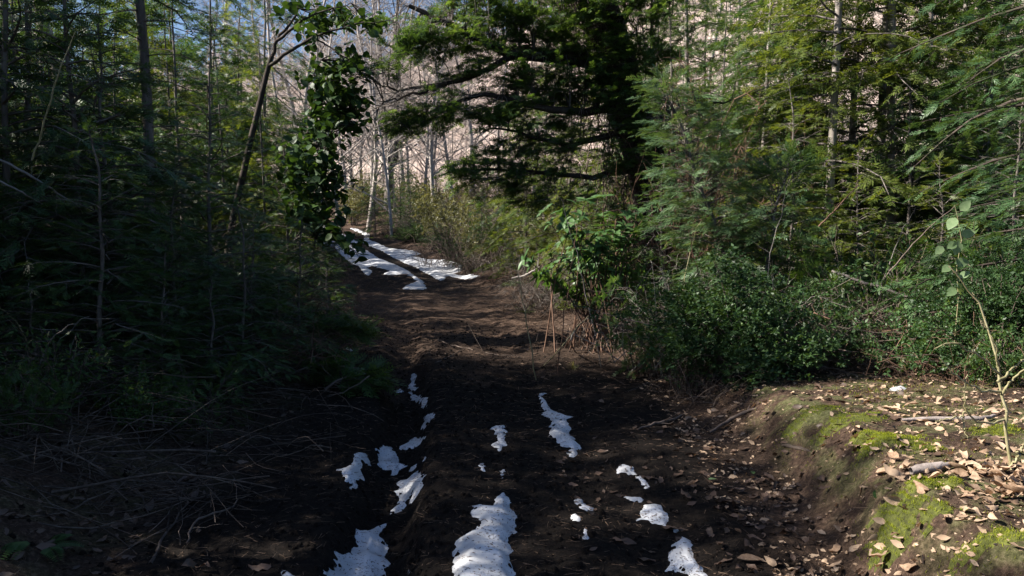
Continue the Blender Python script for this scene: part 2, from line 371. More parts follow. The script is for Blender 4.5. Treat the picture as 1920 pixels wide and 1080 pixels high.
# ------------------------------------------------------------------ ground sheet
def build_ground():
    def axis(lo, hi, fine_lo, fine_hi, step, grow):
        a = list(np.arange(fine_lo, fine_hi, step)); s = step; x = a[-1]
        while x < hi: s = min(s * grow, 14); x += s; a.append(x)
        s = step; x = a[0]; pre = []
        while x > lo: s = min(s * grow, 14); x -= s; pre.append(x)
        return np.array(pre[::-1] + a)
    xs = axis(-330, 330, -3.2, 3.4, .033, 1.06)
    ys = axis(-40, 420, 2.8, 8.6, .034, 1.028)
    X, Y = np.meshgrid(xs, ys); Z = ground_h(X, Y)
    ny, nx = X.shape
    g = Geo(); idx = np.arange(ny * nx).reshape(ny, nx)
    q = np.stack([idx[:-1, :-1], idx[:-1, 1:], idx[1:, 1:], idx[1:, :-1]], -1)
    g.add(np.stack([X, Y, Z], -1), q)
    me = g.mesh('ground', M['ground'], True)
    u = (X - path_c(Y)).ravel(); Yr = Y.ravel(); Xr = X.ravel()
    offr = sstep(wR(Yr) - .45, wR(Yr) + .1, u); offl = sstep(wL(Yr) - .5, wL(Yr) + .3, -u)
    off = np.maximum(offr, offl)
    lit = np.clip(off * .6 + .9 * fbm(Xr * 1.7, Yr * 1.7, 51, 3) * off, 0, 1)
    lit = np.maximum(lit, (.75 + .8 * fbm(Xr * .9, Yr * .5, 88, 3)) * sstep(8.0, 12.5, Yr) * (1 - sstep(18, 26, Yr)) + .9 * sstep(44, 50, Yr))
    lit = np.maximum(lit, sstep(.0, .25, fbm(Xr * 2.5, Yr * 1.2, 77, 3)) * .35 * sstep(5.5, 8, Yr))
    moss = sstep(wR(Yr) + .05, wR(Yr) + .45, u) * (Yr < 7.5) * (1 - sstep(2.0, 3.0, u - wR(Yr))) * .85 + .3 * offl * (Yr < 12)
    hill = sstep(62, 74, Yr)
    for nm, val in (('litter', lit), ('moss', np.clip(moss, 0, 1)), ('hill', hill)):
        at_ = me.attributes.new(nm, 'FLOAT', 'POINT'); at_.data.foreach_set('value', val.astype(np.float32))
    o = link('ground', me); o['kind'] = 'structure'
    return o
build_ground()

# ------------------------------------------------------------------ tree generators
def conifer(seed, H, clear, nb, Lmax, spray, up=.35, droop=.45, tr=.08, tpl=TP_FLAT, leaf='conifer_mid', bark='bark_grey', dead=14, sub_gap=.16,
            wob=.15, sides=7, skip=.12, prof=.8, lean=(0, 0), density=1.0, nrm_jit=.45):
    rg = np.random.default_rng(seed)
    k = 14; t = np.linspace(0, 1, k)
    ph = rg.uniform(0, 6, 4)
    def trunk(tt):
        tt = np.asarray(tt, float)
        return np.stack([wob * np.sin(tt * 4 + ph[0]) * tt + lean[0] * H * tt ** 1.3 + .03 * np.sin(tt * 19 + ph[1]) * tt, wob * np.sin(tt * 3.3 + ph[2]) * tt + lean[1] * H * tt ** 1.3, tt * H], -1)
    gt = Geo(); gt.curves(trunk(t), tr * (1 - t) ** .8 + .006 + tr * .5 * np.exp(-t * 40), sides)
    gb = Geo(); gc = Geo()
    T = []; F = []; Nn = []; S = []; BP = []; BR = []; SPp = []; SPr = []
    for i in range(nb):
        f = (i + rg.uniform(0, .9)) / nb
        z = clear + (0.985 - clear) * f
        if rg.random() < skip: continue
        L = Lmax * ((1 - f) ** prof * (0.35 + .65 * min(1, f * 6 + .35)) + .05) * rg.uniform(.65, 1.15)
        az = i * 2.399 + rg.normal(0, .35)
        hd = U(math.cos(az), math.sin(az), 0); b0 = trunk(z)
        s = np.linspace(0, 1, 6)[:, None]
        u_ = up * rg.uniform(.5, 1.5) * (0.6 + f); dr = droop * rg.uniform(.6, 1.4)
        cur = b0 + hd * L * s + U(0, 0, 1) * L * (u_ * s - dr * s * s) + U(-hd[1], hd[0], 0) * L * .08 * np.sin(s * 5 + az)
        BP.append(cur); BR.append((.006 + .010 * L) * (1 - s[:, 0] * .85))
        ns = max(3, int(L / sub_gap))
        for j in range(ns):
            sj = .15 + .85 * (j + rg.uniform(0, .8)) / ns
            if rg.random() < .06: continue
            p = np.array([np.interp(sj, s[:, 0], cur[:, c]) for c in range(3)])
            sg = 1 if j % 2 else -1
            side = U(-hd[1], hd[0], 0) * sg
            ang = rg.uniform(.6, 1.15)
            d = hd * math.cos(ang) + side * math.sin(ang); d[2] = rg.uniform(-.25, .15) + (u_ - 2 * dr * sj) * .5
            ln = ((1 - sj) * L * .42 + spray * .7) * rg.uniform(.7, 1.25)
            sc = np.linspace(0, 1, 3)[:, None]
            sub = p + d * ln * sc - U(0, 0, 1) * ln * .25 * sc * sc
            SPp.append(sub); SPr.append(.004 * (1 - sc[:, 0] * .7))
            m = max(2, int(ln / spray * 2.6 * density))
            tt = np.linspace(.2, 1, m) if m > 1 else U(1)
            for q in tt:
                pp = p + d * ln * q - U(0, 0, 1) * ln * .25 * q * q
                sgn = rg.choice([-1, 1]); sd = unit(np.cross(U(0, 0, 1), d)) * sgn
                fw = d + sd * rg.uniform(0, .9) * (q < .95) + U(0, 0, rg.normal(-.12, .22))
                T.append(pp); F.append(fw); Nn.append(U(0, 0, 1) + rg.normal(0, nrm_jit, 3)); S.append(spray * rg.uniform(.65, 1.25))
        # tip
        T.append(cur[-1]); F.append(cur[-1] - cur[-2]); Nn.append(U(0, 0, 1) + rg.normal(0, .3, 3)); S.append(spray * 1.1)
    # leader
    for q in range(5):
        T.append(trunk(1 - q * .012)); F.append(U(rg.normal(0, .35), rg.normal(0, .35), 1)); Nn.append(rg.normal(0, 1, 3)); S.append(spray)
    gb.curves(np.array(BP), np.array(BR), 3)
    if SPp: gb.curves(np.array(SPp), np.array(SPr), 3)
    gc.inst(tpl, np.array(T), np.array(F), np.array(Nn), np.array(S))
    # dead lower branches
    if dead:
        D = []; R = []
        for i in range(dead):
            z = rg.uniform(.04, max(.3, clear + .25)); az = rg.uniform(0, 6.28); L = rg.uniform(.4, 1.1) * min(1.4, Lmax)
            hd = U(math.cos(az), math.sin(az), 0); s = np.linspace(0, 1, 5)[:, None]
            c = trunk(z) + hd * L * s + U(0, 0, 1) * L * (.1 * s - .35 * s * s) + rg.normal(0, .03, (5, 3)) * s
            D.append(c); R.append(.009 * (1 - s[:, 0] * .85))
            for k2 in range(3):
                q = rg.uniform(.3, .9); p = c[int(q * 4)]; d2 = unit(hd + rg.normal(0, .6, 3)) * L * .4
                D.append(p + d2 * s + rg.normal(0, .01, (5, 3)) * s); R.append(.004 * (1 - s[:, 0] * .8))
        gb.curves(np.array(D), np.array(R), 3)
    return [('trunk', gt.mesh('trunk', M[bark], True)), ('branches', gb.mesh('branches', M['bark_dull' if bark != 'bark_dark' else 'bark_dark'])), ('crown', gc.mesh('crown', M[leaf]))]

def recolor(proto, leaf=None):
    return [(pn, me, M[leaf] if pn == 'crown' else None) for pn, me in [p[:2] for p in proto]]

def bare_tree(seed, H, tr, nl=26, fork=None, spread=.35, twigs=5, bark='bark_pale', wob=.25, first=.25, lean=(0, 0)):
    rg = np.random.default_rng(seed); t = np.linspace(0, 1, 12); ph = rg.uniform(0, 6, 3)
    def trunk(tt):
        tt = np.asarray(tt, float)
        return np.stack([wob * np.sin(tt * 5 + ph[0]) * tt + lean[0] * H * tt + .06 * np.sin(tt * 21 + ph[1]) * tt, wob * np.sin(tt * 4 + ph[2]) * tt + lean[1] * H * tt, tt * H], -1)
    gt = Geo(); gt.curves(trunk(t), tr * (1 - t) ** .75 + .012, 7)
    gb = Geo(); P = []; R = []; Q = []; QR = []
    s = np.linspace(0, 1, 5)[:, None]
    for i in range(nl):
        z = first + (.97 - first) * (i + rg.random()) / nl; az = rg.uniform(0, 6.28); L = H * spread * (1 - z) ** .7 * rg.uniform(.5, 1.1) + .4
        hd = U(math.cos(az), math.sin(az), 0); e = rg.uniform(.5, 1.2)
        c = trunk(z) + hd * L * s + U(0, 0, 1) * L * (e * s - .25 * s * s) + rg.normal(0, .05, (5, 3)) * s * L * .4
        P.append(c); R.append((.35 * tr * (1 - z) + .012) * (1 - s[:, 0] * .8))
        for j in range(twigs):
            q = rg.uniform(.25, 1); p = np.array([np.interp(q, s[:, 0], c[:, a]) for a in range(3)])
            d = unit(hd * .6 + U(0, 0, .5) + rg.normal(0, .5, 3)) * L * rg.uniform(.25, .5)
            cc = p + d * s + rg.normal(0, .03, (5, 3)) * s * L * .3
            Q.append(cc); QR.append(.010 * (1 - s[:, 0] * .7))
            for w in range(3):
                d2 = unit(d + rg.normal(0, .5, 3)) * L * rg.uniform(.12, .28); p2 = cc[rg.integers(1, 5)]
                Q.append(p2 + d2 * s); QR.append(.006 * (1 - s[:, 0] * .6))
    gb.curves(np.array(P), np.array(R), 4); gb.curves(np.array(Q), np.array(QR), 3)
    return [('trunk', gt.mesh('trunk', M[bark], True)), ('branches', gb.mesh('branches', M[bark]))]

def shrub(seed, nst, H, rad, tpl, leaf, size, nlv, stem='twig', arch=.3, lo=.15, sides=3, leaf_jit=.7):
    """multi-stemmed shrub: arching stems and leaves along side twigs"""
    rg = np.random.default_rng(seed); s = np.linspace(0, 1, 6)[:, None]
    P = []; R = []; T = []; F = []; Nn = []; S = []
    for i in range(nst):
        az = rg.uniform(0, 6.28); r0 = rad * .25 * math.sqrt(rg.random()); r1 = rad * math.sqrt(rg.random()); h = H * rg.uniform(.55, 1.1) * (1 - .35 * (r1 / rad) ** 2)
        hd = U(math.cos(az), math.sin(az), 0)
        c = hd * (r0 + (r1 - r0) * s ** 1.2) + U(0, 0, 1) * h * (s * (1 + arch) - arch * s * s) + rg.normal(0, .035 * H, (6, 3)) * s
        P.append(c); R.append(.0085 * (1 - s[:, 0] * .75) * (H ** .5))
        m = max(1, nlv // nst)
        for j in range(m):
            q = lo + (1 - lo) * rg.random() ** .7; p = np.array([np.interp(q, s[:, 0], c[:, a]) for a in range(3)])
            d = unit(hd * .5 + U(0, 0, .35) + rg.normal(0, leaf_jit, 3))
            off = rg.uniform(0, .16) * H ** .5
            p2 = p + d * off
            if off > .05: 
                pass
            T.append(p2); F.append(d + rg.normal(0, .3, 3)); Nn.append(U(0, 0, 1) + rg.normal(0, .6, 3)); S.append(size * rg.uniform(.65, 1.3))
            if j % 3 == 0: P.append(p + (p2 + d * size * .5 - p) * s); R.append(.003 * (1 - s[:, 0] * .6))
    g = Geo(); g.curves(np.array(P), np.array(R), sides)
    gc = Geo(); gc.inst(tpl, np.array(T), np.array(F), np.array(Nn), np.array(S))
    return [('stems', g.mesh('stems', M[stem])), ('foliage', gc.mesh('foliage', M[leaf]))]

def thicket(seed, n, H, rad, m='twig', sub=4, flat=.5, r=.006):
    """tangle of bare arching canes"""
    rg = np.random.default_rng(seed); s = np.linspace(0, 1, 7)[:, None]; P = []; R = []
    for i in range(n):
        az = rg.uniform(0, 6.28); st = np.append(rg.uniform(-rad, rad, 2) * .7, 0); hd = U(math.cos(az), math.sin(az), 0)
        L = rg.uniform(.4, 1.2) * rad; h = H * rg.uniform(.3, 1.1)
        pk = rg.uniform(.9, 2.4)
        c = st + hd * L * s + U(0, 0, 1) * h * (pk * s - (pk - rg.uniform(0, 1)) * s * s) + np.cumsum(rg.normal(0, .02 * H, (7, 3)), 0)
        c[:, 2] = np.maximum(c[:, 2], -.03)
        P.append(c); R.append(r * rg.uniform(.5, 1.3) * (1 - s[:, 0] * .7))
        for j in range(sub):
            p = c[rg.integers(1, 7)]; d = unit(hd * .5 + rg.normal(0, .7, 3)) * rg.uniform(.12, .4) * H ** .5
            P.append(p + d * s + rg.normal(0, .008, (7, 3)) * s); R.append(r * .45 * (1 - s[:, 0] * .6))
    g = Geo(); g.curves(np.array(P), np.array(R), 3)
    return g.mesh('canes', M[m])

RG = np.random.default_rng(4)
def gz(x, y): return float(ground_h(x, y, False))
def at_px(px, depth, sink=.05):
    p = at(px, 500, depth); return (p[0], p[1], gz(p[0], p[1]) - sink)

# ------------------------------------------------------------------ the wooded hill far behind
def far_wood():
    rg = np.random.default_rng(77); g = Geo(); s3 = np.linspace(0, 1, 3)[:, None]; n = 700
    P = []; R = []; B = []; BR = []
    for i in range(n):
        y = rg.uniform(72, 175); x = rg.uniform(-.42 * y - 8, .72 * y + 5); z = gz(x, y); H = rg.uniform(6, 11)
        top = U(rg.normal(0, .6), rg.normal(0, .6), H); b = U(x, y, z - .2)
        P.append(b + top * s3 + rg.normal(0, .12, (3, 3)) * s3); R.append(rg.uniform(.04, .09) * (1 - s3[:, 0] * .8))
        nl = 34
        q = rg.uniform(.18, 1, nl); st = b + top * q[:, None]
        d = unit(np.stack([rg.normal(0, 1, nl), rg.normal(0, 1, nl), rg.uniform(.3, 1.3, nl)], -1)) * (H * .3 * (1.15 - q))[:, None]
        B.append(np.stack([st, st + d], 1)); BR.append(np.tile([.045, .010], (nl, 1)))
    g.curves(np.array(P), np.array(R), 3); BB = np.concatenate(B); g.curves(BB, np.concatenate(BR), 3)
    nr = BB[BB[:, 0, 1] < 105]; nr = nr[rg.random(len(nr)) < .8]
    for w in range(3):
        st = nr[:, 0] + (nr[:, 1] - nr[:, 0]) * rg.uniform(.3, 1, (len(nr), 1)); d = unit(nr[:, 1] - nr[:, 0] + rg.normal(0, .8, st.shape)) * rg.uniform(.3, 1.1, (len(nr), 1)); g.curves(np.stack([st, st + d], 1), np.tile([.018, .006], (len(nr), 1)), 3)
    o = link('far_wood', g.mesh('far_wood', M['far_twig'])); tag(o, 'pinkish grey leafless wood covering the hillside behind', None, None, 'stuff')
far_wood()
def far_brush():
    rg = np.random.default_rng(78); g = Geo(); n = 20000
    y = rg.uniform(64, 170, n); x = rg.uniform(-.42, .72, n) * y; z = ground_h(x, y, False)
    b = np.stack([x, y, z], -1); d = np.stack([rg.normal(0, .5, n), rg.normal(0, .5, n), rg.uniform(.7, 2.3, n)], -1)
    g.curves(np.stack([b, b + d], 1), np.tile([.028, .006], (n, 1)), 3)
    o = link('hill_brush', g.mesh('hill_brush', M['far_twig'])); tag(o, 'low bare brush between the trees of the hillside', None, None, 'stuff')
far_brush()

# ------------------------------------------------------------------ bare pale trees at the end of the track
bares = [bare_tree(100 + i, 20, .12 + .02 * i, 40, wob=.9 + .3 * i, first=.10 + .03 * i, bark='bark_pale', twigs=8, spread=.28 + .04 * i) for i in range(4)]
bare_dark = bare_tree(120, 17, .15, 24, bark='bark_dull', wob=.5, first=.2)
blist = [  # photo x, distance, proto, scale, lean, label
    (628, 62, 0, .85, -.05, 'slim bare tree seen just past the ivy-like leaves at the track bend'),
    (652, 54, 1, 1.0, -.035, 'pale bare tree leaning slightly, first clear trunk beyond the leafy edge'),
    (664, 58, 2, .9, -.05, 'slender bare tree between two pale trunks where the track bends'),
    (684, 60, 3, .8, -.03, 'thin bare tree with low twigs behind the end of the snow'),
    (700, 52, 0, 1.1, 0, 'stout pale bare tree, one of a close pair above the track end'),
    (707, 56, 1, 1.05, 0, 'grey bare tree standing tight behind its paler twin'),
    (742, 55, 2, 1.0, .02, 'bare tree whose trunk shows beside the crooked dark one'),
    (756, 62, 3, 1.1, 0, 'tall straight bare tree with pale bark, middle of the far clump'),
    (767, 58, 0, .9, .03, 'bare tree with warm brownish trunk in the far clump'),
    (790, 50, 1, .75, .045, 'smooth bare sapling leaning outward beside the shrubs'),
    (797, 53, 2, .7, .12, 'bare tree slanting strongly over the sunlit shrubs'),
    (880, 57, 3, .95, 0, 'bare trunk showing between the evergreen boughs'),
    (889, 60, 0, .8, .02, 'thin bare tree beside the trunk between the evergreen boughs'),
    (935, 66, 1, 1.0, 0, 'bare tree glimpsed behind the sunlit conifer'),
    (600, 48, 2, 1.0, .02, 'bare tree behind the leafy climber, upper twigs against the sky'),
    (560, 55, 3, 1.1, 0, 'bare tree showing through the leaning sapling branches'),
    (505, 58, 0, 1.0, 0, 'bare tree seen through the upper conifer branches against sky'),
    (448, 52, 1, 1.05, .02, 'bare tree with twigs against the sky above dark conifers'),
    (720, 70, 2, .95, 0, 'far bare tree directly above the track vanishing point'),
    (820, 68, 3, .9, 0, 'far bare tree above the sunlit shrubs'),
    (1000, 60, 0, 1.1, 0, 'bare tree behind the big evergreen boughs'),
    (1310, 48, 1, 1.1, 0, 'bare tree behind the brown twig tangle'),
    (1360, 55, 2, 1.0, .02, 'bare tree over the brown twig tangle, pale against the hill'),
    (1250, 52, 3, 1.1, -.01, 'bare tree close beyond the big dark trunk'),
    (590, 40, 3, .75, .03, 'twiggy bare tree behind the top of the broadleaf tree'), (640, 44, 1, .8, -.04, 'twiggy bare tree crowning the hanging broad leaves'), (690, 46, 2, .9, .03, 'twiggy bare tree under the outermost evergreen bough'), (735, 42, 0, .7, -.03, 'low twiggy bare tree in front of the crooked one'), (540, 38, 0, .8, -.02, 'twiggy bare tree inside the fork of the broadleaf tree'), (815, 47, 3, .75, .06, 'twiggy bare tree leaning over the sunlit shrubs'), (850, 50, 1, .8, -.05, 'bare tree half screened by the lowest evergreen pads')]
for px, d, k, sc, ln, lab in blist:
    x, y, z = at_px(px, d, .2)
    r = place(bares[k], 'bare_tree', (x, y, z), RG.uniform(0, 6.28), sc, (0, 0)); r.rotation_euler = (Matrix.Rotation(ln + RG.normal(0, .025), 3, 'Y') @ Matrix.Rotation(RG.uniform(0, 6.28), 3, 'Z')).to_euler()
    tag(r, lab, 'tree', 'bare trees at the end of the track')
# crooked tree with a U-shaped fork
def crooked():
    b = U(*at_px(728, 50, .2)); r = empty('crooked_tree', b)
    def pts(l): return np.array([at(px, py, 50) - b for px, py in l])
    g = Geo(); g.curves(pts([(728, 392), (729, 350), (731, 316), (733, 308)]), U(.30, .24, .20, .17), 8)
    g.curves(pts([(732, 309), (738, 306), (742, 292), (742, 260), (744, 200), (746, 120), (744, 40), (748, -40)]), U(.2, .22, .2, .17, .15, .13, .1, .06), 8)
    g.curves(pts([(732, 310), (728, 304), (727, 290), (724, 255), (719, 225), (722, 190), (716, 120), (712, 60)]), U(.14, .13, .12, .1, .09, .08, .06, .03), 7)
    link('trunk', g.mesh('trunk', M['bark_dull'], True), r)
    rg = np.random.default_rng(9); P = []; s = np.linspace(0, 1, 5)[:, None]
    for i in range(46):
        p = at(rg.choice([744, 718]) + rg.normal(0, 2), rg.uniform(-20, 260), 50) - b
        d = unit(U(rg.normal(0, 1), rg.normal(0, 1), rg.uniform(0, 1.2))) * rg.uniform(.8, 3)
        P.append(p + d * s + rg.normal(0, .12, (5, 3)) * s)
    g2 = Geo(); g2.curves(np.array(P), np.tile(np.linspace(.035, .008, 5), (len(P), 1)), 3)
    tag(link('branches', g2.mesh('branches', M['bark_dull']), r), kind='stuff')
    tag(r, 'dark bare tree with a U-shaped crook in its trunk', 'tree', 'bare trees at the end of the track')
crooked()

# ------------------------------------------------------------------ conifers
RT = [conifer(201, 12.5, .05, 130, 2.3, .22, .32, .42, .075, TP_FLAT, 'conifer_yellow', 'bark_grey', 30, .14, skip=.34, density=1.15),
      conifer(202, 11.0, .03, 120, 2.2, .22, .35, .45, .065, TP_FLAT, 'conifer_mid', 'bark_grey', 28, .14, skip=.30, density=1.15),
      conifer(203, 13.5, .06, 130, 2.4, .23, .28, .40, .085, TP_FLAT, 'conifer_yellow', 'bark_grey', 34, .15, skip=.36, density=1.15)]
LT = [conifer(211, 9.0, .05, 112, 2.3, .22, .28, .5, .05, TP_FLAT, 'conifer_dark', 'bark_dull', 26, .14, skip=.46, density=1.15),
      conifer(212, 8.0, .03, 104, 2.3, .22, .25, .5, .045, TP_FLAT, 'conifer_mid', 'bark_dull', 24, .14, skip=.42, density=1.15)]
BU = [conifer(221, 4.2, .03, 84, 1.40, .165, .5, .45, .03, TP_FEATH_S, 'conifer_mid', 'bark_dull', 10, .095, skip=.22, wob=.1, density=1.15),
      conifer(222, 3.2, .03, 74, 1.20, .16, .6, .4, .026, TP_FEATH_S, 'feather', 'bark_dull', 8, .09, skip=.2, wob=.1, density=1.15),
      conifer(223, 2.2, .02, 56, 1.0, .15, .5, .45, .02, TP_FEATH_S, 'conifer_dark', 'bark_dull', 4, .09, skip=.15, wob=.06, density=1.15)]
RTm = [recolor(p, 'conifer_mid') for p in RT]
LTy = [recolor(p, 'conifer_yellow') for p in LT]
BUd = [recolor(p, 'conifer_dark') for p in BU]
BUm = [recolor(p, 'conifer_mid') for p in BU]
BUy = [recolor(p, 'conifer_yellow') for p in BU]

def conif(proto, px, d, sc=1, rot=None, tilt=(0, 0), label=None, group=None, name='conifer', sink=.06):
    x, y, z = at_px(px, d, sink)
    r = place(proto, name, (x, y, z), RG.uniform(0, 6.28) if rot is None else rot, sc)
    if tilt != (0, 0): r.rotation_euler = (tilt[0], tilt[1], 0 if rot is None else rot)
    tag(r, label, 'conifer', group); return r
GR = 'slender conifers on the right of the track'
conif(RT[0], 1551, 12.4, .95, 1.0, label='conifer with pale forked trunk, nearest of the sunlit stand', group=GR)
conif(RT[1], 1590, 13.8, 1.0, 2.2, label='thin conifer between the pale forked trunk and the paired trunks', group=GR)
conif(RT[2], 1640, 13.4, .95, 4.0, label='darker of the two paired conifer trunks in the sunlit stand', group=GR)
conif(RT[0], 1664, 12.9, 1.05, 3.1, label='thicker conifer of the trunk pair with a bright sunlit patch', group=GR)
conif(RTm[2], 1795, 18, .9, label='first of three dark trunks against the hill gap', group=GR)
conif(RTm[1], 1815, 19.2, 1.0, label='middle of three dark trunks against the hill gap', group=GR)
conif(RTm[0], 1842, 18.4, .9, label='last of three dark trunks against the hill gap', group=GR)
conif(RT[1], 1912, 14.5, .9, label='conifer with pale trunk at the very edge of the view', group=GR)
conif(RTm[1], 1450, 16.5, .85, label='bushy conifer behind the feathery sapling', group=GR)
conif(RT[0], 1500, 19.5, .8, label='yellow-green conifer behind the pale forked trunk', group=GR)
conif(RTm[2], 1725, 17.0, .8, label='conifer in shade behind the paired trunks', group=GR)
for px, d, sc, p, lab in ((1245, 11.6, .62, BUm[0], 'green young conifer in front of the big dark trunk'), (1300, 14.5, .50, LTy[1], 'yellow-green conifer between the big trunk and the sapling'), (1345, 17.5, .62, RTm[1], 'green conifer behind the brown twig tangle'), (1285, 19.5, .85, RTm[2], 'tall slender conifer just right of the big dark trunk'), (1380, 21, .9, RTm[0], 'tall conifer thinly veiling the hill behind the sapling'), (1425, 15.5, .75, RT[1], 'green conifer between the sapling tip and the pale forked trunk'), (1480, 11.4, .85, BUy[0], 'yellow-green young conifer in front of the pale forked trunk'), (1515, 14.6, .48, LTy[0], 'low yellow-green conifer left of the pale forked trunk'),
                          (1610, 10.8, .60, BUy[0], 'small yellow-green conifer below the paired trunks'), (1700, 12.0, .95, BUm[0], 'green young conifer right of the paired trunks'), (1760, 10.4, .70, BUy[1], 'small bright conifer behind the climbing shoot'), (1750, 14.6, .55, LT[1], 'mid-green conifer behind the climbing shoot'), (1850, 12.5, 1.1, BUm[0], 'green young conifer under the dark flat boughs'), (1900, 10.5, .8, BUd[0], 'dark young conifer behind the dense glossy bush'), (1575, 16.4, .6, LTy[1], 'sunlit conifer seen between the pale trunks')):
    conif(p, px, d, sc, label=lab, group=GR)
# dark conifer whose boughs reach in from the edge of the picture
NR = conifer(231, 7.5, .1, 64, 2.6, .17, .12, .30, .08, TP_FEATH_S, 'conifer_dark', 'bark_dark', 14, .12, skip=.15)
x, y = 5.9, 7.9
tag(place(NR, 'conifer', (x, y, gz(x, y) - .05), 2.6), 'dark conifer reaching flat boughs in from beyond the edge', 'conifer', GR)
# rows behind on the right
k = 0
for i in range(400):
    if k >= 24: break
    y = RG.uniform(20, 46); x = RG.uniform(.10 * y + 1.2, .70 * y + 3)
    px = 960 + FPX * x / y
    if px < 1270 and y < 26: continue
    if 1270 < px < 1400 and y > 24 and RG.random() < .5: continue
    p = (RT, RTm)[int(RG.random() < .55)][RG.integers(0, 3)]
    r = place(p, 'conifer', (x, y, gz(x, y) - .1), RG.uniform(0, 6.28), RG.uniform(.6, .95)); k += 1
    tag(r, 'slender conifer deep in the wood behind the sunlit trunks', 'conifer', 'conifers in the back rows behind the sunlit trunks')
# sunlit conifer behind the big tree
for px, d, sc, p, lab in ((985, 23, .74, LTy[1], 'sunlit yellow-green conifer showing under the big evergreen boughs'),
                          (1065, 21, .85, LTy[0], 'conifer with bright foliage just beyond the big dark trunk'), (1145, 19, .9, LTy[1], 'green-gold conifer directly behind the big dark trunk'), (1225, 23, 1.15, LT[1], 'tall conifer peeking out right behind the big trunk'), (1310, 25, 1.2, LTy[0], 'tall yellow-green conifer in the gap beside the big trunk'), (1020, 28, .95, RTm[1], 'slender conifer high behind the big evergreen boughs'), (1255, 17.5, .8, LT[0], 'dark conifer close behind the twig tangle'),
                          (905, 27, .36, LT[1], 'small dark conifer tip beside the sunlit shrubs')):
    conif(p, px, d, sc, label=lab, group='conifers behind the big evergreen', sink=.1)

# left stand
GL = 'conifers on the left of the track'
thin = conifer(241, 8.2, .42, 50, 1.4, .19, .3, .45, .062, TP_FLAT, 'conifer_dark', 'bark_dull', 26, .2, skip=.25, wob=.12)
conif(thin, 281, 8.7, 1, 0.5, label='straight thin grey trunk rising alone through dark foliage', group=GL)
conif(LT[0], 345, 14.5, .72, label='dark reddish-brown trunk deep in the left thicket', group=GL)
conif(LT[1], 225, 13, .62, label='bushy conifer behind the thin grey trunk', group=GL)
conif(LT[0], 100, 11.5, .74, label='dark conifer filling the upper corner of the view', group=GL)
conif(LT[1], 40, 16, 1.2, label='tall conifer behind the dark corner one', group=GL)
conif(LT[0], 420, 17, .62, label='conifer between the leaning stem and the brown trunk', group=GL)
conif(LTy[1], 500, 15.5, .62, label='yellow-green young conifer beside the leaning stem', group=GL)
conif(LTy[0], 330, 19, .8, label='sunlit conifer glimpsed behind the thin grey trunk', group=GL)
conif(BUm[0], 540, 13.5, .75, label='young conifer under the leafy climber', group=GL)
conif(BUd[0], 150, 7.3, 1.0, label='dark young conifer in front of the shaded thicket', group=GL)
conif(BU[1], 215, 7.6, 1.0, label='blue-green young conifer with upright feathery tips', group=GL)
conif(BUm[0], 395, 9.2, .85, label='young conifer between the thin trunk and the leaning stem', group=GL)
conif(BUd[0], 20, 7.0, 1.15, label='dark young conifer cut by the edge of the view', group=GL)
conif(BUm[1], 330, 7.6, .62, label='low young conifer at the foot of the thin trunk', group=GL)
conif(BU[1], 470, 8.4, .50, label='small feathery conifer beside the shaded bank', group=GL)
conif(BUd[2], 560, 9.5, .8, label='low dark conifer at the edge of the track', group=GL)
conif(BUm[1], 585, 12, .65, label='young conifer beneath the broad leaves by the track', group=GL)
conif(BUd[1], 60, 9.5, 1.3, label='dark conifer in the middle of the left thicket', group=GL)
k = 0
for i in range(600):
    if k >= 20: break
    y = RG.uniform(14, 44); x = path_c(y) - RG.uniform(3.6, 16)
    px = 960 + FPX * x / y
    if px < -300 or px > 575 - max(0, (y - 26)) * 3: continue
    p = (LT, LTy, RTm)[RG.integers(0, 3)]; p = p[RG.integers(0, len(p))]
    hh = (2.2 + .25 * y) * RG.uniform(.8, 1.1) / {True: 8.5, False: 12.5}[p in LT or p in LTy]
    r = place(p, 'conifer', (x, y, gz(x, y) - .1), RG.uniform(0, 6.28), (hh * 1.25, hh * 1.25, hh)); k += 1
    tag(r, 'conifer in the depth of the left stand', 'conifer', 'conifers in the back rows of the left stand')
for i, (x, y, hh) in enumerate(((-8.6, 24.5, .66), (-9.6, 28, .7), (-11, 31.5, .72), (-12.2, 35, .72), (-13.6, 38.5, .75), (-15, 42, .78), (-9.2, 26.2, .72), (-10.2, 29.8, .74), (-11.6, 33.2, .76), (-12.9, 36.8, .78), (-14.3, 40.2, .8))):
    r = place((LT, LTy)[i % 2][i % 2], 'conifer', (x, y, gz(x, y) - .1), i * 2.1, (hh * 1.2, hh * 1.2, hh)); tag(r, ['first', 'third', 'fifth', 'seventh', 'ninth', 'eleventh', 'second', 'fourth', 'sixth', 'eighth', 'tenth'][i] + ' conifer of the row along the inner side of the track bend', 'conifer', 'conifers along the inner side of the bend')
for i, (px, y, sc) in enumerate(((20, 18, .92), (90, 20.5, 1.05), (150, 17.5, .95), (210, 22, 1.1), (270, 19, 1.0), (335, 23.5, 1.15), (400, 20.5, 1.02), (455, 24, 1.05), (500, 22, .85))):
    conif((LT[0], LTy[1], LT[1])[i % 3], px, y, sc, label=['leftmost', 'second', 'third', 'fourth', 'fifth', 'sixth', 'seventh', 'eighth', 'last'][i] + ' of the tall conifers closing off the sky behind the thin grey trunk', group='tall conifers closing off the sky', sink=.1)
